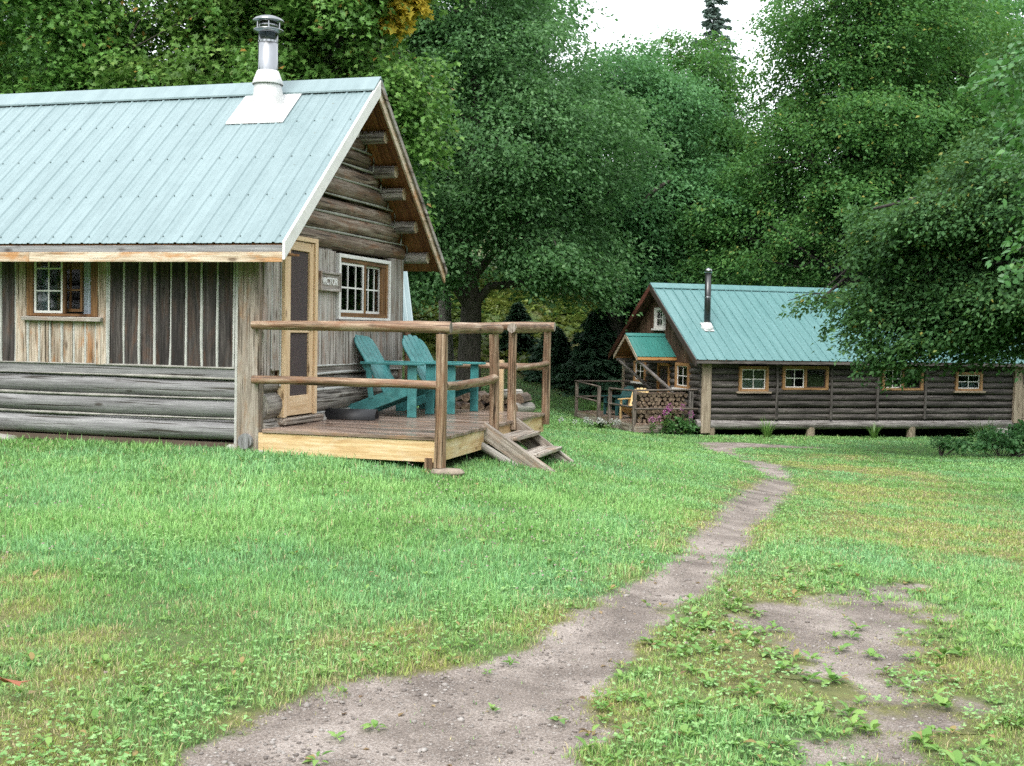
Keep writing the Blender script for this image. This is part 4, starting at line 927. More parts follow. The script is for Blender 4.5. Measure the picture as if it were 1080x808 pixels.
# small shed behind the near cabin, its steep pale roof showing past the corner
SHA = R(16); SHO = np.array([-1.50, 17.9])
sh = thing('wood_shed', 'small shed behind the near cabin with a steep pale teal metal roof', 'shed', (SHO[0], SHO[1], 0), SHA)
def shed():
    zg = g1(SHO[0] - .5, SHO[1] + .5); mb = MB()
    e0, rd, e1 = (0, 1.66), (.95, 3.05), (1.9, 1.66)
    rib_sheet(mb, -2.0, 0.0, e0, rd, .226); rib_sheet(mb, -2.0, 0.0, e1, rd, .226); rf = mb.build('roof', M['roof_pale'], sh)
    mb = MB(); slab(mb, -1.98, -.02, e0, rd, .02, .05, boards=.19); slab(mb, -1.98, -.02, e1, rd, .02, .05, boards=.19); mb.build('soffit', M['soffit'], rf)
    mb = MB()
    for x in np.arange(-1.85, -.2, .17): mb.box((x, .2, zg - .1), (x + .16, .24, 1.85), 2); mb.box((x, 1.66, zg - .1), (x + .16, 1.7, 1.85), 2)
    for y in np.arange(.25, 1.6, .17):
        zt = 1.66 + min(y, 1.9 - y - .15) * 1.463 - .05
        mb.box((-.24, y, zg - .1), (-.2, y + .16, zt), 2); mb.box((-1.86, y, zg - .1), (-1.82, y + .16, zt), 2)
    mb.build('wall', M['plank_silver'], sh)
shed()
# ------------------------------------------------------------------ far cabin
far = thing('log_cabin', 'dark log cabin with bright teal roof and black stovepipe at the path end', 'cabin', (C2O[0], C2O[1], 0), C2A)
def cabin_far():
    XR = 10.6; XE = 14.0; W = 6.1; F = FRONT; G = GABLE_L
    wins = [(1.2, 2.1, -.02, .66), (2.6, 4.07, .03, .68), (5.93, 7.32, .03, .68), (8.5, 9.42, .02, .55)]
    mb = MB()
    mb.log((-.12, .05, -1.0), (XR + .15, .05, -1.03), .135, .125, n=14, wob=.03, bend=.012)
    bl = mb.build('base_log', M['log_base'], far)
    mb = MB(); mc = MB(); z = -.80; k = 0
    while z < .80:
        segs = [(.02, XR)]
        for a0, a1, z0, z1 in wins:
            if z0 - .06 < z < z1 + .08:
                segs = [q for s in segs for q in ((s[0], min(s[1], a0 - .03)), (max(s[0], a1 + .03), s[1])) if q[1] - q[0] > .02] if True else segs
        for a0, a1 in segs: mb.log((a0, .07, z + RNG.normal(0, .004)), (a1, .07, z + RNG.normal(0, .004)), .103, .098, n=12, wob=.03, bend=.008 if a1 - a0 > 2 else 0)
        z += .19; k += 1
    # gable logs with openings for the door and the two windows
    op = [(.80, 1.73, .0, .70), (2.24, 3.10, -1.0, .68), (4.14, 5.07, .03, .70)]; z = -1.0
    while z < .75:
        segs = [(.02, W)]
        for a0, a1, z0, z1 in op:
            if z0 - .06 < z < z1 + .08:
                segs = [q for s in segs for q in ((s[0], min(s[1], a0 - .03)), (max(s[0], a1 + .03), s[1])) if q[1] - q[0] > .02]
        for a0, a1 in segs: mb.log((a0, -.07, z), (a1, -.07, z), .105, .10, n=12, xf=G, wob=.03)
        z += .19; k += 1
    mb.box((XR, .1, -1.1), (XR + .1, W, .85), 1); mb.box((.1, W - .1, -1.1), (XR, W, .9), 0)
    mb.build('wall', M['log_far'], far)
    mb = MB(); mb.box((.1, .3, -1.05), (XE, W, -1.0), 0); mb.build('floor', M['inside'], far)
    for x in (2.40, 4.20, 5.76, 7.42): mb = MB(); mb.box((x - .035, -.075, -.86), (x + .035, -.03, .80), 2, jit=.003); mb.build('batten', M['log_far'], far)
    # gable boards
    mb = MB(); y = .02
    while y < W:
        zt = .87 + .641 * (min(y, 6.16 - y - .15) + .4) - .10
        if zt > .9:
            if y + .16 < 2.75 or y > 3.44: mb.box((y, -.03, .74), (y + .165, .012 + RNG.uniform(-.008, .008), zt), 2, xf=G, jit=.003)
            else:
                mb.box((y, -.03, .74), (y + .165, .01, 1.74), 2, xf=G, jit=.003); mb.box((y, -.03, 2.38), (y + .165, .01, zt), 2, xf=G, jit=.003)
        y += .172
    mb.build('gable', M['plank_far'], far)
    mb = MB(); mb.box((.0, -.10, -1.25), (.29, .0, .84), 2, jit=.004); mb.build('corner_post', M['post_far'], far, bevel=.01); mb = MB(); mb.box((XR - .02, -.11, -1.0), (XR + .28, .0, .82), 2, jit=.004); mb.build('corner_post', M['post_far'], far, bevel=.01)
    mb = MB(); mb.box((W - .15, .0, -1.0), (W + .02, .05, .8), 2, xf=G); mb.build('corner_post', M['post_far'], far, bevel=.01)
    # annex past the end post
    mb = MB(); x = XR + .30
    while x < XE: mb.box((x, -.04, -.85), (x + .17, .02, .12), 2, jit=.003); x += .178
    mb.box((XR + .29, -.06, .12), (XE, .04, .20), 0); mb.log((XR + .2, .03, -.98), (XE, .03, -.98), .12, n=12)
    mb.box((XE - .2, -.05, -1), (XE, .05, .85), 2); mb.box((XR + .2, 2.4, -1), (XE, 2.45, .85), 0)
    mb.build('annex', M['post_far'], far)
    # windows on the long side
    def win(xf, a0, a1, z0, z1, dbl, paint='white', outer='far_frame', sill='white', cols=2, rows=2, cur=True):
        w = MB(); frame_boxes(w, a0 - .02, a1 + .02, z0 - .02, z1 + .03, -.06, .055, .085, xf, wb=.06)
        if dbl: m_ = (a0 + a1) / 2; w.box((m_ - .035, -.05, z0 + .05), (m_ + .035, .05, z1 - .06), 2, xf=xf)
        o = w.build('window', M[outer], far)
        cells = [(a0 + .07, a1 - .07)] if not dbl else [(a0 + .07, (a0 + a1) / 2 - .04), ((a0 + a1) / 2 + .04, a1 - .07)]
        for i, (b0, b1) in enumerate(cells):
            s = MB(); sash_boxes(s, b0, b1, z0 + .045, z1 - .06, -.02, cols if i == 0 else 1, rows if i == 0 else 1, xf, .03, .022); s.build('sash', M[paint if i == 0 else 'iron'], o)
            pane(o, b0 + .02, b1 - .02, z0 + .06, z1 - .08, -.008, xf)
            if cur: curtain(o, b0, b1, z0 + .05, z0 + .05 + (z1 - z0) * (.42 if not dbl else .25), -.10, xf)
        if sill:
            s = MB(); s.box((a0 - .10, -.05, z0 - .075), (a1 + .10, .11, z0 - .022), 0, xf=xf); s.build('sill', M[sill], o)
    win(F, 1.2, 2.1, -.02, .66, False, sill='post_far'); win(F, 2.6, 4.07, .03, .68, True, sill=None, cur=False); win(F, 5.93, 7.32, .03, .68, True, sill=None, cur=False); win(F, 8.5, 9.42, .02, .55, False, sill='post_far')
    win(G, .80, 1.73, .0, .70, False); win(G, 4.14, 5.07, .03, .70, False); win(G, 2.76, 3.43, 1.76, 2.36, False, outer='white', cur=False)
    # door
    d = MB(); frame_boxes(d, 2.22, 3.12, -.98, .68, -.06, .05, .08, G, wb=0); o = d.build('door', M['pine_old'], far)
    d = MB(); d.box((2.31, -.03, -.97), (3.03, .0, .60), 2, xf=G); d.build('leaf', M['plank_far'], o)
    d = MB(); d.box((2.40, .002, -.1), (2.94, .006, .50), xf=G); d.build('pane', M['screen'], o)
    # roof
    e0, rd, e1 = (-.4, .87), (3.08, 3.10), (6.56, .87); k = .641
    mb = MB(); rib_sheet(mb, -.35, XE + .3, e0, rd, .30, h=.028, wb=.04, wt=.02, minor=False); rib_sheet(mb, -.35, XE + .3, e1, rd, .30, h=.028, wb=.04, wt=.02, minor=False); roof = mb.build('roof', M['roof_teal'], far)
    mb = MB(); slab(mb, -.33, XE + .28, e0, rd, .025, .06, boards=.24); slab(mb, -.33, XE + .28, e1, rd, .025, .06, boards=.24); mb.build('soffit', M['plank_far'], roof)
    mb = MB(); mb.prism([(2.85, 2.985), (3.08, 3.135), (3.31, 2.985), (3.31, 3.01), (3.08, 3.16), (2.85, 3.01)], .37, -XE - .32, xf=G); mb.build('ridge_cap', M['roof_teal'], roof)
    mb = MB(); mb.box((-.34, -.395, .765), (XE, -.36, .845), 0); mb.build('fascia', M['log_far'], roof)
    for a_s, s, mat in ((-.41, 1, 'iron'), (6.57, -1, 'red_trim')):
        P = [(a_s + s * a, .87 + k * a - t) for a, t in ((0, -.01), (3.49, -.01), (3.49, .19), (0, .19))]
        mb = MB(); mb.prism(P if s > 0 else P[::-1], .352, .385, xf=G); mb.build('rake_board', M[mat], roof)
    # porch roof over the door
    e0, rd, e1 = (1.74, .89), (2.70, 1.55), (3.66, .89)
    mb = MB(); rib_sheet(mb, -1.28, .0, e0, rd, .13, h=.014, wb=.04, minor=False); rib_sheet(mb, -1.28, .0, e1, rd, .13, h=.014, wb=.04, minor=False); pr = mb.build('porch_roof', M['roof_green'], far)
    mb = MB(); slab(mb, -1.26, -.01, e0, rd, .015, .045, boards=.16); slab(mb, -1.26, -.01, e1, rd, .015, .045, boards=.16); mb.build('soffit', M['soffit'], pr)
    mb = MB(); mb.prism([(2.58, 1.49), (2.70, 1.575), (2.82, 1.49), (2.82, 1.505), (2.70, 1.59), (2.58, 1.505)], 1.30, .0, xf=G); mb.build('ridge_cap', M['roof_green'], pr)
    for a_s, s in ((1.73, 1), (3.67, -1)):
        P = [(a_s + s * a, .89 + .6875 * a - t) for a, t in ((0, .0), (.97, .0), (.97, .12), (0, .12))]
        mb = MB(); mb.prism(P if s > 0 else P[::-1], 1.281, 1.305, xf=G); mb.build('rake_board', M['post_far'], pr)
    mb = MB(); mb.box((-1.27, 1.735, .79), (-.01, 1.765, .868), 0); mb.build('fascia', M['pine_old'], pr); mb = MB(); mb.box((-1.27, 3.635, .79), (-.01, 3.665, .868), 0); mb.build('fascia', M['pine_old'], pr)
    for y in (1.84, 3.52): mb = MB(); mb.box((-1.25, y - .05, .72), (-.0, y + .05, .80), 0); mb.build('beam', M['log_far'], pr)
    for y in (1.84, 3.52): mb = MB(); mb.log((-1.18, y, .74), (-.03, y, -.20), .055, n=8); mb.build('brace', M['log_base'], pr)
    # stove pipe
    cx, cy = .62, 1.02; zr = .87 + k * (cy + .4)
    c = MB(); c.lathe([(.095, zr - .05), (.095, 3.42), (.08, 3.42)], (cx, cy, 0), 18); ch = c.build('chimney', M['black_pipe'], far)
    c = MB(); c.lathe([(.10, 3.40), (.125, 3.43), (.125, 3.50), (.10, 3.52), (.0, 3.56)], (cx, cy, 0), 18); c.lathe([(.099, 2.66), (.103, 2.68), (.099, 2.70)], (cx, cy, 0), 18); c.build('chimney_cap', M['steel'], ch)
    c = MB(); c.lathe([(.20, zr - .10), (.19, zr + .02), (.12, zr + .15), (.10, zr + .16)], (cx, cy, 0), 18)
    V = [(x, y, .87 + k * (y + .4) + d) for x in (cx - .15, cx + .15) for y in (cy - .20, cy + .17) for d in (.03, .045)]
    c.add(V, [(0, 1, 3, 2), (4, 6, 7, 5), (0, 4, 5, 1), (2, 3, 7, 6), (0, 2, 6, 4), (1, 5, 7, 3)], None, 0); c.build('flashing', M['flash'], ch)
    for x in (.35, 3.6, 7.03):
        gg = g1(*loc2w(C2O, C2A, x, .05)[:2]); p = MB(); p.log((x, .08, gg - .1), (x, .08, -1.10), .14, n=12, wob=.05); p.build('pier', M['post_far'], far)
    gg = g1(*loc2w(C2O, C2A, 10.3, .05)[:2]); p = MB(); p.box((10.0, -.10, gg - .1), (10.45, .35, -1.14), jit=.02); p.build('foundation_stone', M['stone'], far, bevel=.03)
cabin_far()
fd = thing('porch_deck', 'low dark deck with simple rails in front of the far cabin door', 'deck', (C2O[0], C2O[1], 0), C2A)
def deck_far():
    DZ = -.97; mb = MB(); x = -1.95
    while x < -.14: mb.box((x, .12, DZ - .04), (x + .135, 5.3, DZ), 1); x += .14
    mb.build('deck_boards', M['deck'], fd)
    mb = MB(); mb.box((-1.99, .08, DZ - .26), (-1.955, 5.3, DZ - .045), 1); mb.box((-1.954, .08, DZ - .26), (-.1, .115, DZ - .045), 0); mb.build('fascia', M['step'], fd)
    for y, zt in ((.14, -.07), (2.1, -.10), (3.05, -.10), (5.15, -.03)):
        p = MB(); p.box((-2.03, y - .05, DZ - .24), (-1.93, y + .05, zt), 2, jit=.004); p.build('post', M['rail_far'], fd, bevel=.008)
    p = MB(); p.box((-.30, .08, DZ - .25), (-.18, .2, -.06), 2, jit=.004); p.build('post', M['log_far'], fd, bevel=.008)
    for a, b in (((-1.98, .1, -.05), (-1.98, 2.15, -.08)), ((-1.98, 3.0, -.08), (-1.98, 5.3, .0)), ((-1.98, .1, -.52), (-1.98, 2.15, -.54)), ((-1.98, 3.0, -.54), (-1.98, 5.2, -.5)), ((-2.0, .14, -.04), (-.05, .14, -.01)), ((-2.0, .10, -.56), (-.05, .10, -.56)), ((-1.98, 5.2, .0), (.0, 5.2, .0)), ((-1.98, 5.2, -.5), (.0, 5.2, -.5))):
        p = MB(); a = np.array(a); b = np.array(b); d = np.array([.045, .045, .022])
        if abs(a[0] - b[0]) > abs(a[1] - b[1]): p.log(a, b, .04, n=8, flat=.7)
        else: p.log(a, b, .042, n=8, flat=.7)
        p.build('rail', M['rail_far'], fd)
deck_far()
stack(C2O, C2A, -1.78, -.34, .42, -.97, 7, .076, 'split log in the tidy firewood stack under the far deck rail', 'firewood stacked under the far deck rail', ln=.4, jit=.02)
adirondack('adirondack_chair', 'pale yellow wooden chair on the far cabin deck', M['yellow_wood'], loc2w(C2O, C2A, -.95, 2.15, -.968), C2A + R(222), w=.66)
adirondack('adirondack_chair', 'dark green wooden chair behind the yellow one on the far cabin deck', M['green_dk'], loc2w(C2O, C2A, -.80, 3.45, -.968), C2A + R(195), w=.66)
# ------------------------------------------------------------------ trees and plants
tr = np.random.default_rng(23)
def unit(v): return v / (np.linalg.norm(v, axis=-1, keepdims=True) + 1e-9)
RHOMB = np.array([(0, 0), (.42, -.30), (1, 0), (.42, .30)])
OVATE = np.array([(0, 0), (.18, -.26), (.5, -.36), (.8, -.2), (1.05, 0), (.8, .2), (.5, .36), (.18, .26)])
MAPLE = np.array([(0, 0), (.02, -.40), (.28, -.24), (.50, -.58), (.62, -.22), (1.05, 0), (.62, .22), (.50, .58), (.28, .24), (.02, .40)])
def leaf_polys(pos, d, nrm, ln, shape):
    s = unit(np.cross(d, nrm)); nn = np.cross(s, d); k = len(shape); q = np.empty((len(pos), k, 3), np.float32)
    for i, (u_, v_) in enumerate(shape):
        q[:, i] = pos + d * (ln * u_)[:, None] + s * (ln * v_)[:, None] + nn * (ln * (.14 * abs(v_) * 2 - .16 * u_ * u_))[:, None]
    return q
def crown_points(rng, lobes, n, shell=.5, gap=.0, gs=1.6):
    base = np.array(lobes, float); L2 = []; own = []
    for i, l in enumerate(base):
        L2.append(np.r_[l[:3], l[3:] * .74]); own.append(i)
        k = 8 if l[3:].min() > .8 else 0
        for j in range(k):
            d0 = unit(rng.normal(0, 1, 3) + np.array([0, 0, .25])); s0 = rng.uniform(.30, .52); L2.append(np.r_[l[:3] + d0 * l[3:] * rng.uniform(.62, .98), l[3:] * s0 * np.array([1.1, 1.1, .8])]); own.append(i)
    lo = np.array(L2); own = np.array(own); vol = (lo[:, 3] * lo[:, 4] * lo[:, 5]) ** .72; pick = rng.choice(len(lo), n, p=vol / vol.sum())
    d = unit(rng.normal(0, 1, (n, 3))); r = (shell + (1 - shell) * rng.uniform(0, 1, n)) ** .6 * rng.uniform(.86, 1.14, n)
    p = lo[pick, :3] + d * r[:, None] * lo[pick, 3:6]
    f = (np.sin(p[:, 0] * 2.1 / gs + 1.3) + np.sin(p[:, 1] * 2.3 / gs + .4) + np.sin(p[:, 2] * 2.7 / gs + 2) + np.sin((p[:, 0] + p[:, 2]) * 3.9 / gs) * .8 + np.sin((p[:, 1] - p[:, 0]) * 4.3 / gs + p[:, 2]) * .8) / 3
    k = f > gap - .95
    return p[k], own[pick[k]], base
def crown_arrays(rng, p, axis_xy, per, spray, ln, shape, droop=.35, flat=.15, tilt=.6):
    n = len(p); o = p.copy(); o[:, :2] -= axis_xy; o[:, 2] = 0; o = unit(o + rng.normal(0, .9, (n, 3)) * np.array([1, 1, .0]))
    o[:, 2] = rng.normal(-.1, .22, n); o = unit(o); sd = unit(np.cross(o, np.array([0, 0, 1.]))); R_ = spray * rng.uniform(.6, 1.3, n)
    m = n * per; ix = np.repeat(np.arange(n), per)
    s = rng.uniform(-.5, 1, m); t = rng.normal(0, .36, m) * (1.1 - .6 * np.clip(s, 0, 1)); zz = rng.normal(0, flat, m)
    pos = p[ix] + o[ix] * (s * R_[ix])[:, None] + sd[ix] * (t * R_[ix])[:, None]; pos[:, 2] += zz * R_[ix] * 1.2 - droop * R_[ix] * np.clip(s, 0, 1) ** 2
    d = unit(o[ix] + sd[ix] * (np.sign(t) * rng.uniform(.1, 1.2, m))[:, None] + rng.normal(0, .55, (m, 3)) + np.array([0, 0, -.30]))
    nr = unit(rng.normal(0, tilt, (m, 3)) + np.array([0, 0, 1.]) + o[ix] * .25)
    L_ = ln * rng.uniform(.6, 1.25, m); q = leaf_polys(pos, d, nr, L_, shape)
    tint = np.clip(rng.normal(.42, .13, n)[ix] + rng.normal(0, .13, m) + (rng.uniform(0, 1, m) < .025) * .5, 0, 1)
    return q, tint
def crown_mesh(rng, lobes, n, per, spray, ln, shape, mat, parent, axis_xy=(0, 0), shell=.55, gap=.3, name='crown', droop=.35, gs=1.6):
    p, pick, lo = crown_points(rng, lobes, n, shell, gap, gs)
    q, tint = crown_arrays(rng, p, np.array(axis_xy), per, spray, ln, shape, droop); k = q.shape[1]; m = len(q)
    o = fast_mesh(name, q.reshape(-1, 3), np.full(m, k), np.arange(m * k), mat, {'tint': ('FLOAT', np.repeat(tint, k))}, False, parent)
    return o, p, pick, lo
def trunk_mesh(rng, lobes, p, pick, h, r, mat, parent, limbs=True, extra=(), twigs=60, base=(0, 0)):
    mb = MB(); P = np.array([(base[0] + rng.normal(0, .10) * (t > 0) * h / 8, base[1] + rng.normal(0, .10) * (t > 0) * h / 8, -.3 + (h + .3) * t) for t in np.linspace(0, 1, 8)])
    rad = r * np.array([1.45, 1.05, .95, .86, .74, .6, .42, .2]); mb.tube(P, rad, 10, wob=.05)
    lo = np.array(lobes, float)
    if limbs:
        for i, l in enumerate(lo):
            c = l[:3]; z0 = max(min(c[2] - .55 * np.hypot(c[0], c[1]) - .2, h * .92), min(h * .28, c[2] * .7)); t = (z0 + .3) / (h + .3); st = np.array([np.interp(t, np.linspace(0, 1, 8), P[:, j]) for j in range(3)])
            ln = np.linalg.norm(c - st)
            if ln < .4: continue
            q = [st + (c - st) * s + np.array([0, 0, .16 * ln * math.sin(s * PI)]) + rng.normal(0, .05 * ln, 3) * (0 < s < 1) for s in np.linspace(0, 1, 6)]
            mb.tube(q, np.linspace(r * .48, r * .13, 6), 7, wob=.05)
            sel = np.where(pick == i)[0]
            for j in rng.choice(sel, min(len(sel), twigs // len(lo) + 2), replace=False):
                s = rng.uniform(.45, 1); a = np.array(q[0]) * (1 - s) + np.array(q[-1]) * s; kk = int(s * 5); a = np.array(q[kk]); b = p[j]
                mid = (a + b) / 2 + rng.normal(0, .08, 3) * np.linalg.norm(b - a) + np.array([0, 0, .06])
                mb.tube([a, mid, b], [r * .12, r * .08, r * .03], 5, caps=False)
    for e in extra: mb.tube(np.array(e)[:, :3], np.array(e)[:, 3], 8, wob=.08)
    return mb.build('trunk', mat, parent)
def tree(name, label, x, y, lobes, n, per, spray, ln, shape, mat, h, r, bark='bark', group=None, cat='tree', shell=.55, gap=.32, extra=(), twigs=60, droop=.35, gs=2.1, seed=None):
    rng = np.random.default_rng(seed if seed is not None else int(abs(x * 131 + y * 17)) + 5); t = thing(name, label, cat, (x, y, g1(x, y)), 0, group)
    o, p, pick, lo = crown_mesh(rng, lobes, n, per, spray, ln, shape, mat, t, shell=shell, gap=gap, droop=droop, gs=gs)
    trunk_mesh(rng, lobes, p, pick, h, r, M[bark], t, extra=extra, twigs=twigs)
    return t
def conifer(name, label, x, y, h, rad, mat, group=None, dens=1.0, z0=.08, seed=1):
    rng = np.random.default_rng(seed); t = thing(name, label, 'tree', (x, y, g1(x, y)), 0, group); mb = MB(); mb.tube([(0, 0, -.2), (0, 0, h * .5), (0, 0, h)], [h * .014 + .03, h * .009 + .015, .01], 8)
    pos = []; d = []; nr = []; L_ = []; z = h * z0
    while z < h * .985:
        f = 1 - z / h; rr = rad * (f ** .8) * rng.uniform(.75, 1.1); nb = int(rng.integers(2, 5)); a0 = rng.uniform(0, 6.28)
        for b in range(nb):
            z_ = z; z = z + rng.normal(0, h * .012)
            a = a0 + b * 2 * PI / nb + rng.normal(0, .2); rb = rr * rng.uniform(.5, 1.2); u_ = np.array([math.cos(a), math.sin(a), 0]); v_ = np.array([-math.sin(a), math.cos(a), 0])
            mb.tube([(0, 0, z), tuple(u_ * rb * .6 + np.array([0, 0, z - rb * .18])), tuple(u_ * rb + np.array([0, 0, z - rb * .22]))], [.012 + .006 * rb, .01, .004], 4, caps=False)
            m = int((26 + 60 * rb) * dens); s = rng.uniform(.08, 1, m) ** .7; sgn = rng.choice([-1, 1], m); lat = np.abs(rng.normal(0, .5, m)) * .34 * rb * (1.12 - s)
            pp = u_ * (s * rb)[:, None] + v_ * (sgn * lat)[:, None] + np.array([0, 0, 1]) * (z - rb * (.30 * s - .10 * s * s) - .12 * lat + rng.normal(0, .03, m))[:, None]
            pos.append(pp); d.append(unit(u_ + v_ * (sgn * .9)[:, None] + rng.normal(0, .2, (m, 3)) + np.array([0, 0, -.25]))); nr.append(unit(rng.normal(0, .35, (m, 3)) + np.array([0, 0, 1]))); L_.append(rng.uniform(.14, .30, m) * (.7 + .3 * min(rad, 1.8))); z = z_
        z += h * .014 * (.6 + .7 * f)
    q = leaf_polys(np.concatenate(pos), np.concatenate(d), np.concatenate(nr), np.concatenate(L_), np.array([(0, 0), (.35, -.17), (1, 0), (.35, .17)])); m = len(q)
    tint = np.clip(np.repeat(rng.normal(.45, .15, len(pos)), [len(a) for a in pos]) + rng.normal(0, .12, m), 0, 1)
    fast_mesh('crown', q.reshape(-1, 3), np.full(m, 4), np.arange(m * 4), mat, {'tint': ('FLOAT', np.repeat(tint, 4))}, False, t); mb.build('trunk', M['bark'], t); return t
MD, MM, MP = M['leaf_dark'], M['leaf_mid'], M['leaf_maple']
# maples close behind the near cabin
tree('maple_tree', 'bright green maple behind the far left end of the near cabin roof', -9.6, 24.5, [(0, 0, 7.2, 3.0, 2.8, 2.6), (-2.5, -.5, 6.0, 2.2, 2.2, 2.0), (2.0, -.6, 6.6, 2.0, 2.0, 1.9), (.3, 0, 9.6, 2.6, 2.4, 1.8)], 3700, 25, .62, .105, MAPLE, MP, 8.5, .22, gap=.45)
tree('maple_tree', 'bright green maple rising behind the middle of the near cabin roof', -5.6, 24, [(0, 0, 7.0, 2.0, 2.2, 2.2), (-1.3, -.6, 5.8, 1.4, 1.6, 1.3), (1.5, -.3, 6.2, 1.4, 1.7, 1.5), (.2, 0, 9.2, 1.9, 2.0, 1.7)], 2300, 25, .6, .105, MAPLE, MP, 8.5, .2, gap=.5)
m3 = tree('maple_tree', 'yellow tipped maple beside the gable peak of the near cabin', -2.75, 23, [(-.9, 0, 7.2, 1.8, 2.0, 1.8), (.25, -.3, 5.6, 1.1, 1.3, 1.4), (.35, -.4, 4.0, .75, 1.1, .95), (-.3, 0, 8.9, 1.4, 1.8, 1.3)], 1850, 25, .55, .10, MAPLE, MP, 8.6, .18, gap=.45)
crown_mesh(np.random.default_rng(5), [(.62, -.5, 7.85, .32, .4, .36), (.35, -.5, 7.45, .22, .3, .2)], 40, 22, .34, .15, MAPLE, M['leaf_yellow'], m3, name='yellow_spray')
tree('maple_tree', 'dark maple at the left edge behind the near cabin roof', -14.5, 31, [(0, 0, 8, 4, 3.5, 3.6), (2.8, -1, 6.5, 2.8, 2.6, 2.4), (0, 0, 12, 3.5, 3.2, 2.6)], 1500, 24, .75, .17, MAPLE, MD, 11, .28)
tree('maple_tree', 'tall dark maple showing between the two bright maples behind the roof', -6.8, 34, [(0, 0, 9, 2.6, 2.6, 3.0), (-2.2, -.5, 6.5, 2.0, 2.2, 2.0), (2.3, -.5, 7, 1.9, 2.2, 2.2), (.3, 0, 12.5, 2.0, 2.2, 2.0)], 1300, 24, .72, .16, RHOMB, MD, 12, .28, gap=.5)
# the big broadleaves in the middle
tree('broadleaf_tree', 'huge dark broadleaf tree right behind the deck railing', -1.5, 40, [(0, 0, 9.5, 4.2, 4.2, 4.2), (-2.4, -1.4, 6.2, 2.6, 2.6, 2.3), (2.4, -1.4, 5.6, 2.7, 2.6, 2.2), (-.3, 0, 13.6, 3.3, 3.2, 3.3), (-1.7, -2.6, 4.2, 1.7, 1.7, 1.2), (1.2, -3.0, 8.0, 2.2, 1.8, 2.0), (-2.7, -.8, 11, 2.4, 2.4, 2.5), (3.9, -1.5, 4.3, 1.5, 1.5, .8)], 5600, 28, .85, .155, RHOMB, MD, 12, .36, twigs=120)
tree('broadleaf_tree', 'broad dark tree left of the spruce, topping out under the open sky', 3.9, 46, [(0, 0, 8.6, 3.9, 3.8, 3.6), (-2.4, -1.2, 6.2, 2.6, 2.5, 2.1), (2.3, -1.2, 7.2, 2.6, 2.5, 2.3), (.3, 0, 11.9, 2.5, 2.6, 1.9), (1.6, .2, 11.3, 1.6, 1.8, 1.6), (-1.9, -2.0, 4.9, 2.2, 2, 1.0), (1.8, -2.2, 4.6, 2.4, 2, 1.2), (-1.6, 0, 10.9, 2.0, 2, 1.8)], 4900, 28, .88, .165, RHOMB, MD, 11, .34, twigs=110, extra=[[(0, -1.5, 6.2, .14), (.5, -2.8, 6.9, .11), (1.0, -3.4, 7.6, .08), (1.6, -3.6, 8.0, .05)]])
tree('broadleaf_tree', 'rounded tree in front of the pointed spruce', 7.3, 51, [(0, 0, 8.8, 2.9, 3, 3.0), (.2, 0, 13.0, 1.9, 2, 2.0), (.8, -.8, 5.4, 2.8, 2.4, 2.2), (-1.5, -.8, 6.6, 2.2, 2.2, 2.2), (1.3, -.2, 10.3, 1.6, 1.7, 1.5)], 2900, 27, .82, .165, RHOMB, MM, 11, .28)
tree('broadleaf_tree', 'tall grey trunked tree standing deep behind the deck', -2.5, 46, [(0, 0, 10, 3.6, 3.4, 3.6), (-2.5, 0, 7.5, 2.4, 2.4, 2.2), (.5, 0, 14.5, 3, 3, 2.8), (2.6, 0, 13.2, 2.0, 2.2, 2.2)], 1700, 24, .85, .20, RHOMB, MD, 13, .24, 'bark_pale')
conifer('spruce_tree', 'tall pointed spruce, its blue green paled with painted haze, standing against the white sky', 9.75, 60, 18.4, 4.0, M['needle_hazy'], dens=1.2, seed=4)
conifer('spruce_tree', 'shorter spruce, its blue green paled with painted haze, half hidden left of the sky gap', 9.7, 56, 13.2, 2.6, M['needle_hazy'], dens=1.0, seed=9)
tree('broadleaf_tree', 'pale slender tree far off in the gap below the sky', 11.4, 60, [(0, 0, 10.0, 1.3, 1.3, 1.5), (.3, 0, 7.2, 1.8, 1.6, 1.8), (-.3, 0, 11.7, .7, .7, .8)], 700, 20, .6, .15, RHOMB, M['leaf_pale'], 11, .15, 'bark_pale', gap=.25)
# firs under the big trees
for i, (x, y, h, r, lb) in enumerate(((3.3, 46.0, 3.4, 2.3, 'low dark fir with skirts on the grass left of the far cabin'), (1.7, 48.0, 2.2, 1.7, 'small dark fir at the foot of the hill behind the railing corner'), (4.9, 47.0, 4.6, 2.4, 'taller dark fir tucked behind the far cabin porch'), (5.2, 49.5, 6.0, 1.7, 'feathery dark fir above the far cabin left eave'), (.2, 52.5, 2.2, 1.2, 'lone small fir up the yellowing hillside'))):
    conifer('fir_tree', lb, x, y, h, r, M['needle_dark'], dens=.75, z0=.03, seed=30 + i)
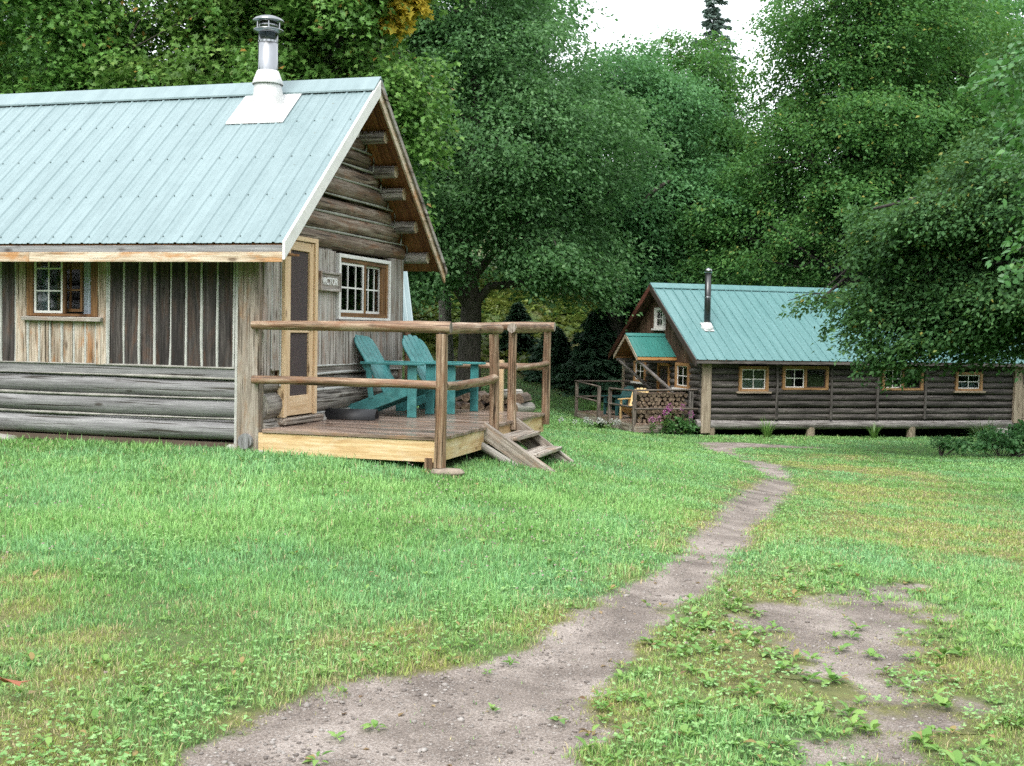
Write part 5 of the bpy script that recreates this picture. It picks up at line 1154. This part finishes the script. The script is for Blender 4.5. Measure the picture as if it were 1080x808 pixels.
# trees at the right
tree('birch_tree', 'massive leafy tree rising behind the far cabin roof', 12.3, 43.5, [(0, 0, 10, 4.6, 3.6, 4.0), (-2.2, -.8, 9.2, 2.2, 2.4, 3.0), (-.7, 0, 14.3, 2.6, 3, 3.0), (2.8, 0, 13.2, 4, 3.5, 3.6), (5, -1, 8.6, 3.6, 3, 3), (-4.6, 0, 6.7, 2.4, 2.2, 1.6), (-2.6, -1.4, 6.0, 2.6, 2.2, 1.6), (.2, -2.2, 7.6, 2.0, 2.2, 2.0), (3.6, -2.0, 7.6, 1.8, 2.2, 2.2), (1.6, -1.8, 10.4, 2.6, 2.2, 1.6), (1.3, 0, 17.5, 3, 3, 2.2)], 7600, 28, .80, .15, RHOMB, MM, 15, .36, bark='bark_dark', twigs=90, gap=.22, extra=[[(.3, -.2, 4.6, .22), (1.5, -1.6, 5.8, .2), (2.1, -2.2, 7.2, .17), (1.8, -2.1, 8.2, .13), (1.0, -1.7, 8.9, .09), (.0, -1.2, 9.5, .04)], [(2.0, -2.4, 6.8, .11), (1.0, -2.9, 6.9, .08), (-.2, -2.8, 6.5, .05), (-1.2, -2.4, 6.3, .02)]])
ch_ = tree('cherry_tree', 'dark tree whose drooping branches hang in front of the far cabin roof', 15.6, 27.6, [(-4.7, -.5, 5.5, 2.5, 2.0, 1.3), (-6.0, -.2, 4.5, 1.7, 1.5, 1.15), (-6.75, -.1, 2.9, 1.15, 1.1, 1.05), (-4.2, .2, 3.5, 2.2, 1.9, 1.1), (-5.2, -.6, 3.2, 1.5, 1.2, .9), (-3.4, -.2, 2.7, 1.7, 1.2, .6), (-5.6, -.3, 5.0, 2.0, 1.5, 1.0), (-2.6, -.2, 3.6, 1.6, 1.2, .9), (-2.4, 0, 7.6, 2.4, 2.2, 1.4), (0, 0, 10.0, 3.6, 3.2, 2.6), (-8.2, .8, 3.68, .7, .4, .22), (-6.3, -.2, 2.25, .75, .8, .55), (-4.6, 0, 2.45, .85, .8, .4), (-3.8, .4, 6.9, 1.5, 1.5, .9), (-6.9, .2, 5.0, 1.0, 1.0, .7), (-5.8, .2, 2.5, .6, .7, .35)], 6800, 30, .58, .12, RHOMB, M['leaf_deep'], 9, .3, bark='bark_dark', twigs=40, gap=.22,
     extra=[[(0, 0, 3.8, .17), (-2.6, 0, 4.6, .14), (-4.4, 0, 5.5, .10)], [(-5.0, 0, 6.1, .08), (-6.2, -.3, 6.0, .06), (-7.4, -.3, 5.7, .03)], [(-6.2, 0, 4.0, .03), (-7.6, .7, 3.85, .022), (-8.6, .9, 3.75, .012), (-9.0, 1, 3.6, .006)]], seed=77)
crown_mesh(np.random.default_rng(6), [(-8.3, .8, 3.62, .55, .3, .14), (-7.7, .7, 3.75, .5, .3, .16), (-8.75, .9, 3.4, .2, .2, .2), (-7.3, .5, 3.3, .4, .3, .22)], 42, 16, .30, .11, RHOMB, M['leaf_deep'], ch_, name='branch_spray', gap=-1)
tree('young_tree', 'light green young tree reaching in from the right edge', 7.2, 13.2, [(-1.45, -.5, 3.1, .75, .9, .7), (-1.0, -.3, 4.4, .9, 1.0, .7), (-.2, 0, 5.4, 1.7, 1.6, 1.2), (-1.25, -.5, 2.35, .4, .6, .25), (0, 0, 3.4, 1.3, 1.3, 1.3)], 620, 18, .32, .085, OVATE, M['leaf_near'], 5.2, .09, gap=.2, twigs=90, droop=.3, gs=.8)
# wood behind: reads as one mass
def forest():
    spots = [(-36, 52, 15, 5), (-30, 50, 12, 5), (-24, 48, 10, 4.6), (-19, 47, 9, 4.4), (-14.5, 47, 8.5, 4.2), (-10.5, 50, 8, 4), (-7, 53, 9, 4.2), (-4, 64, 14, 4), (-1, 68, 14, 4), (2.5, 67, 8.6, 3.6), (5.5, 66, 8.6, 3.6), (8.6, 66, 7.5, 3.6), (12, 66, 7.5, 3.4), (15.5, 58, 14, 4.2), (19.5, 55, 18, 4.8), (24, 52, 18, 5), (29, 49, 18, 5), (34, 46, 17, 5), (22, 62, 22, 5), (17, 49, 12, 4), (-17, 60, 10, 5), (-27, 62, 14, 5), (10.5, 54, 5, 2.6)]
    ring = [(34 * math.cos(a) * 1.05, 12 + 34 * math.sin(a), 12 + 4 * math.sin(a * 7.3), 4.6) for a in np.linspace(R(158), R(382), 22)]
    rng = np.random.default_rng(99); Q = []; T = []
    for x, y, h, r in spots + ring:
        far_ = (x, y, h, r) in ring
        lobes = [(0, 0, h * .68, r, r, h * .30), (-r * .5, -r * .3, h * .42, r * .75, r * .75, h * .26), (r * .5, -r * .3, h * .40, r * .75, r * .75, h * .26), (0, -r * .2, h * .2, r * .8, r * .8, h * .18)][:3 if -5 < x < 9 and y > 60 else 4]
        p, _, _ = crown_points(rng, lobes, int((30 if far_ else 46) * r * h ** .75), .45, .0); q, t = crown_arrays(rng, p, np.zeros(2), 12 if far_ else 20, 1.3 if far_ else 1.0, .45 if far_ else .24, RHOMB); Q.append(q + np.array([x, y, g1(x, y)], np.float32)); T.append(np.clip(t + rng.normal(0, .1), 0, 1))
    q = np.concatenate(Q); t = np.concatenate(T); m = len(q)
    tag(fast_mesh('forest', q.reshape(-1, 3), np.full(m, 4), np.arange(m * 4), MD, {'tint': ('FLOAT', np.repeat(t, 4))}), 'dense dark wood closing off the clearing behind both cabins', 'forest', kind='stuff')
    mb = MB()
forest()
def undergrowth():
    rng = np.random.default_rng(41); n = 9000; x = rng.uniform(-9, 13, n); y = rng.uniform(47.5, 72, n); k = rng.uniform(0, 1, n) < np.clip(.55 + .6 * fnoise(x, y, 3, 1), .08, 1) * np.clip((y - 47.5) / 3, .15, 1); x, y = x[k], y[k]; n = len(x); z = gz(x, y)
    per = 9; ix = np.repeat(np.arange(n), per); m = n * per; a = rng.uniform(0, 6.28, m); el = rng.uniform(.1, .9, m)
    d = np.stack([np.cos(a) * np.cos(el), np.sin(a) * np.cos(el), np.sin(el)], 1); pos = np.stack([x, y, z], 1)[ix] + d * .06
    q = leaf_polys(pos, d, unit(rng.normal(0, .3, (m, 3)) + np.array([0, 0, 1.])), rng.uniform(.18, .42, m), RHOMB)
    c = lerp(np.array([.10, .19, .04]), np.array([.27, .30, .07]), np.clip(.5 + .35 * fnoise(x, y, 2.4, 3) + rng.normal(0, .2, n), 0, 1))[ix] * rng.uniform(.8, 1.2, (m, 1))
    CC = np.ones((m, 4, 4), np.float32); CC[:, :, :3] = c[:, None]
    tag(fast_mesh('undergrowth', q.reshape(-1, 3), np.full(m, 4), np.arange(m * 4), M['weed'], {'gcol': ('FLOAT_COLOR', CC.reshape(-1, 4))}), 'yellow green ferns and low growth on the hillside under the trees', 'undergrowth', kind='stuff')
undergrowth()
# ------------------------------------------------------------------ plants by the far cabin
def colored_leaves(name, q, c, mat, parent):
    m, k = q.shape[:2]; CC = np.ones((m, k, 4), np.float32); CC[:, :, :3] = c[:, None]
    return fast_mesh(name, q.reshape(-1, 3), np.full(m, k), np.arange(m * k), mat, {'gcol': ('FLOAT_COLOR', CC.reshape(-1, 4))}, False, parent)
def strap_clump(x, y, n, h, label, name='day_lily', cat='plant', spread=.5, col=((.07, .18, .03), (.17, .30, .07)), rng=np.random.default_rng(8)):
    t = thing(name, label, cat, (x, y, g1(x, y))); az = rng.uniform(0, 6.28, n); ln = h * rng.uniform(.7, 1.2, n); le = spread * rng.uniform(.3, 1.2, n); V = []; F = []; C = []
    for i in range(n):
        d = np.array([math.cos(az[i]), math.sin(az[i]), 0]); s = np.array([-d[1], d[0], 0]); b = d * rng.uniform(0, .1); b0 = len(V)
        for tt in (0, .35, .65, .85, 1.0):
            c = b + d * le[i] * tt ** 1.6 * ln[i] + np.array([0, 0, ln[i] * (tt - .42 * le[i] * tt ** 3)]); w = .014 * (1 - tt ** 2 * .95); V += [c - s * w, c + s * w]
        F += [(b0 + 2 * j, b0 + 2 * j + 1, b0 + 2 * j + 3, b0 + 2 * j + 2) for j in range(4)]; C += [np.array(col[0]) + (np.array(col[1]) - np.array(col[0])) * rng.uniform()] * 10
    CC = np.ones((len(V), 4), np.float32); CC[:, :3] = np.array(C); F = np.array(F)
    fast_mesh('foliage', np.array(V), np.full(len(F), 4), F.ravel(), M['weed'], {'gcol': ('FLOAT_COLOR', CC)}, True, t); return t
def bush(x, y, lobes, n, per, spray, ln, mat, label, name='shrub', shape=OVATE, seed=3, z=None):
    rng = np.random.default_rng(seed); t = thing(name, label, 'plant', (x, y, g1(x, y) if z is None else z)); o, p, pick, lo = crown_mesh(rng, lobes, n, per, spray, ln, shape, mat, t, name='foliage', shell=.3)
    mb = MB()
    for j in rng.choice(len(p), min(24, len(p)), replace=False): mb.tube([(p[j][0] * .15, p[j][1] * .15, -.03), tuple(p[j] * np.array([.6, .6, .5])), tuple(p[j])], [.012, .009, .004], 5)
    mb.build('stem', M['bark'], t); return t
strap_clump(*loc2w(C2O, C2A, 1.75, -.75)[:2], 46, .62, 'day lily clump against the dark logs right of the far corner post', spread=.6)
strap_clump(*loc2w(C2O, C2A, 5.35, -.55)[:2], 42, .52, 'day lily clump beside the middle pier of the far cabin', spread=.6)
strap_clump(12.35, 30.8, 80, .95, 'tall arching day lily clump near the right end of the far cabin', spread=.75)
strap_clump(2.75, 38.9, 50, .55, 'grassy lily clump behind the far deck rail', spread=.7)
bush(4.7, 33.9, [(0, 0, .30, .55, .4, .30), (.35, .1, .25, .4, .35, .25), (-.4, .05, .2, .4, .35, .2)], 130, 16, .16, .075, M['leaf_near'], 'pale green leafy bush growing before the firewood under the rail')
bush(11.7, 28.2, [(0, 0, .45, .9, .6, .35), (.7, .2, .6, .8, .6, .4), (-.8, -.1, .3, .5, .4, .22), (1.6, 0, .6, .8, .6, .45)], 190, 14, .22, .10, MD, 'dark sprawling shrub at the right edge before the far cabin', seed=6)
bush(10.35, 28.4, [(0, 0, .35, .2, .2, .22), (.45, 0, .3, .2, .2, .18)], 18, 12, .18, .09, MD, 'thin dark leafy shoots left of the sprawling shrub', seed=8)
def flowers(x, y, h, n, label, name, pet, per=26, r=.07, w=.3, seed=1):
    rng = np.random.default_rng(seed); z = g1(x, y); t = thing(name, label, 'flower', (x, y, z)); mb = MB(); Q = []; C = []; P = []
    for i in range(n):
        b = np.array([rng.normal(0, w * .5), rng.normal(0, .08), 0]); tp = b * 1.3 + np.array([rng.normal(0, .05), rng.normal(0, .05), h * rng.uniform(.75, 1.1)]); mb.tube([b, (b + tp) / 2 + rng.normal(0, .02, 3), tp], [.006, .005, .004], 5); P.append(tp)
        d = unit(rng.normal(0, 1, (per, 3))); pp = tp + d * r * np.array([1, 1, 1.5]) * rng.uniform(.5, 1, (per, 1)); Q.append(leaf_polys(pp, d, unit(rng.normal(0, 1, (per, 3))), np.full(per, .045), OVATE)); C.append(np.array(pet) * rng.uniform(.7, 1.2, (per, 1)))
    colored_leaves('blossom', np.concatenate(Q), np.concatenate(C), M['petal'], t); mb.build('stem', M['weed'] if False else MD, t)
    m = n * 16; i = rng.integers(0, n, m); s = rng.uniform(.1, .85, m); pos = np.array(P)[i] * s[:, None]; a = rng.uniform(0, 6.28, m); d = unit(np.stack([np.cos(a), np.sin(a), rng.normal(0, .3, m)], 1)); q = leaf_polys(pos, d, unit(rng.normal(0, .3, (m, 3)) + np.array([0, 0, 1])), rng.uniform(.05, .1, m), OVATE)
    colored_leaves('foliage', q, lerp(np.array([.05, .13, .03]), np.array([.12, .22, .05]), rng.uniform(0, 1, m)), M['weed'], t)
PK = (.44, .14, .34)
flowers(*loc2w(C2O, C2A, -1.12, -.12)[:2], .72, 4, 'pink phlox in front of the firewood stack, the left clump', 'phlox', PK, w=.26, seed=2)
flowers(*loc2w(C2O, C2A, -.55, -.10)[:2], .80, 2, 'pink phlox in front of the firewood stack, next to the corner post', 'phlox', PK, w=.10, seed=3)
flowers(*loc2w(C2O, C2A, -1.55, -.20)[:2], .45, 3, 'low pale pink phlox by the near post of the far deck', 'phlox', (.55, .25, .42), w=.15, r=.05, seed=4)
flowers(*loc2w(C2O, C2A, -2.55, 1.25)[:2], .26, 14, 'white flowered hosta in the grass before the far deck', 'hosta', (.60, .62, .58), w=.55, r=.05, seed=5)
# fallen leaf in the grass at the lower left
mb = MB(); q = leaf_polys(np.zeros((1, 3)), np.array([[.7, -.6, .25]]), np.array([[.3, .2, 1.]]), np.array([.13]), MAPLE)[0]; k = len(q)
mb.add(np.concatenate([q, q - np.array([0, 0, .002])]), [tuple(range(k)), tuple(range(2 * k - 1, k - 1, -1))] + [((i + 1) % k, i, k + i, k + (i + 1) % k) for i in range(k)])
mb.build('fallen_leaf', plain('dry_leaf', (.30, .10, .045), .7)).location = (-2.02, 4.72, g1(-2.02, 4.72) + .075); tag(bpy.data.objects['fallen_leaf'], 'dry reddish brown maple leaf lying in the grass at lower left', 'leaf')
# ------------------------------------------------------------------ light, camera, view
def light_and_camera():
    w = bpy.data.worlds.new('World'); SC.world = w; w.use_nodes = True; nt = w.node_tree; nt.nodes.clear()
    out = nt.nodes.new('ShaderNodeOutputWorld'); bg = nt.nodes.new('ShaderNodeBackground'); sky = nt.nodes.new('ShaderNodeTexSky')
    sky.sky_type = 'NISHITA'; sky.sun_disc = False; sky.sun_elevation = R(SUN_EL); sky.sun_rotation = R(SUN_AZ); sky.air_density = 1.0; sky.dust_density = 4.0; sky.ozone_density = 1.0
    hs = nt.nodes.new('ShaderNodeHueSaturation'); hs.inputs['Saturation'].default_value = .28
    L(nt, sky.outputs[0], hs.inputs['Color'])
    # an even overcast: the clear-sky gradient is blended with the colour of a closed cloud deck
    c = mixc(nt, .6, hs.outputs[0], CLOUD)
    L(nt, c, bg.inputs['Color']); bg.inputs['Strength'].default_value = SKY; L(nt, bg.outputs[0], out.inputs['Surface'])
    sl = bpy.data.lights.new('sun', 'SUN'); sl.energy = SUN; sl.angle = R(25); sl.color = (1, .97, .92)
    so = bpy.data.objects.new('sun', sl); COL.objects.link(so); so.rotation_euler = (R(90 - SUN_EL), 0, R(180 - SUN_AZ))
    cam = bpy.data.cameras.new('camera'); co = bpy.data.objects.new('camera', cam); COL.objects.link(co); SC.camera = co
    cam.sensor_width = 36; cam.lens = 1250 / 1080 * 36; cam.clip_start = .1; cam.clip_end = 2000
    p = math.atan(55.5 / 1250); rr = R(1.05)
    f = Vector((0, math.cos(p), -math.sin(p))); r0 = Vector((1, 0, 0)); u0 = Vector((0, math.sin(p), math.cos(p)))
    r = r0 * math.cos(rr) + u0 * math.sin(rr); u = -r0 * math.sin(rr) + u0 * math.cos(rr)
    co.matrix_world = Matrix(((r.x, u.x, -f.x, 0), (r.y, u.y, -f.y, 0), (r.z, u.z, -f.z, 1.6), (0, 0, 0, 1)))
    vs = SC.view_settings; vs.view_transform = 'Standard'; vs.look = 'None'; vs.gamma = 1; vs.use_curve_mapping = False; vs.exposure = EXPO
    SC.render.engine = 'CYCLES'; SC.cycles.use_denoising = False; SC.cycles.max_bounces = 7; SC.cycles.diffuse_bounces = 3; SC.cycles.glossy_bounces = 3; SC.cycles.transmission_bounces = 3; SC.cycles.transparent_max_bounces = 10
    SC.cycles.sample_clamp_indirect = 6; SC.cycles.caustics_reflective = False; SC.cycles.caustics_refractive = False
SUN_EL, SUN_AZ, SKY, SUN, EXPO, CLOUD = 52, 200, .15, .75, 1.5, (6.0, 6.3, 6.6)
light_and_camera()
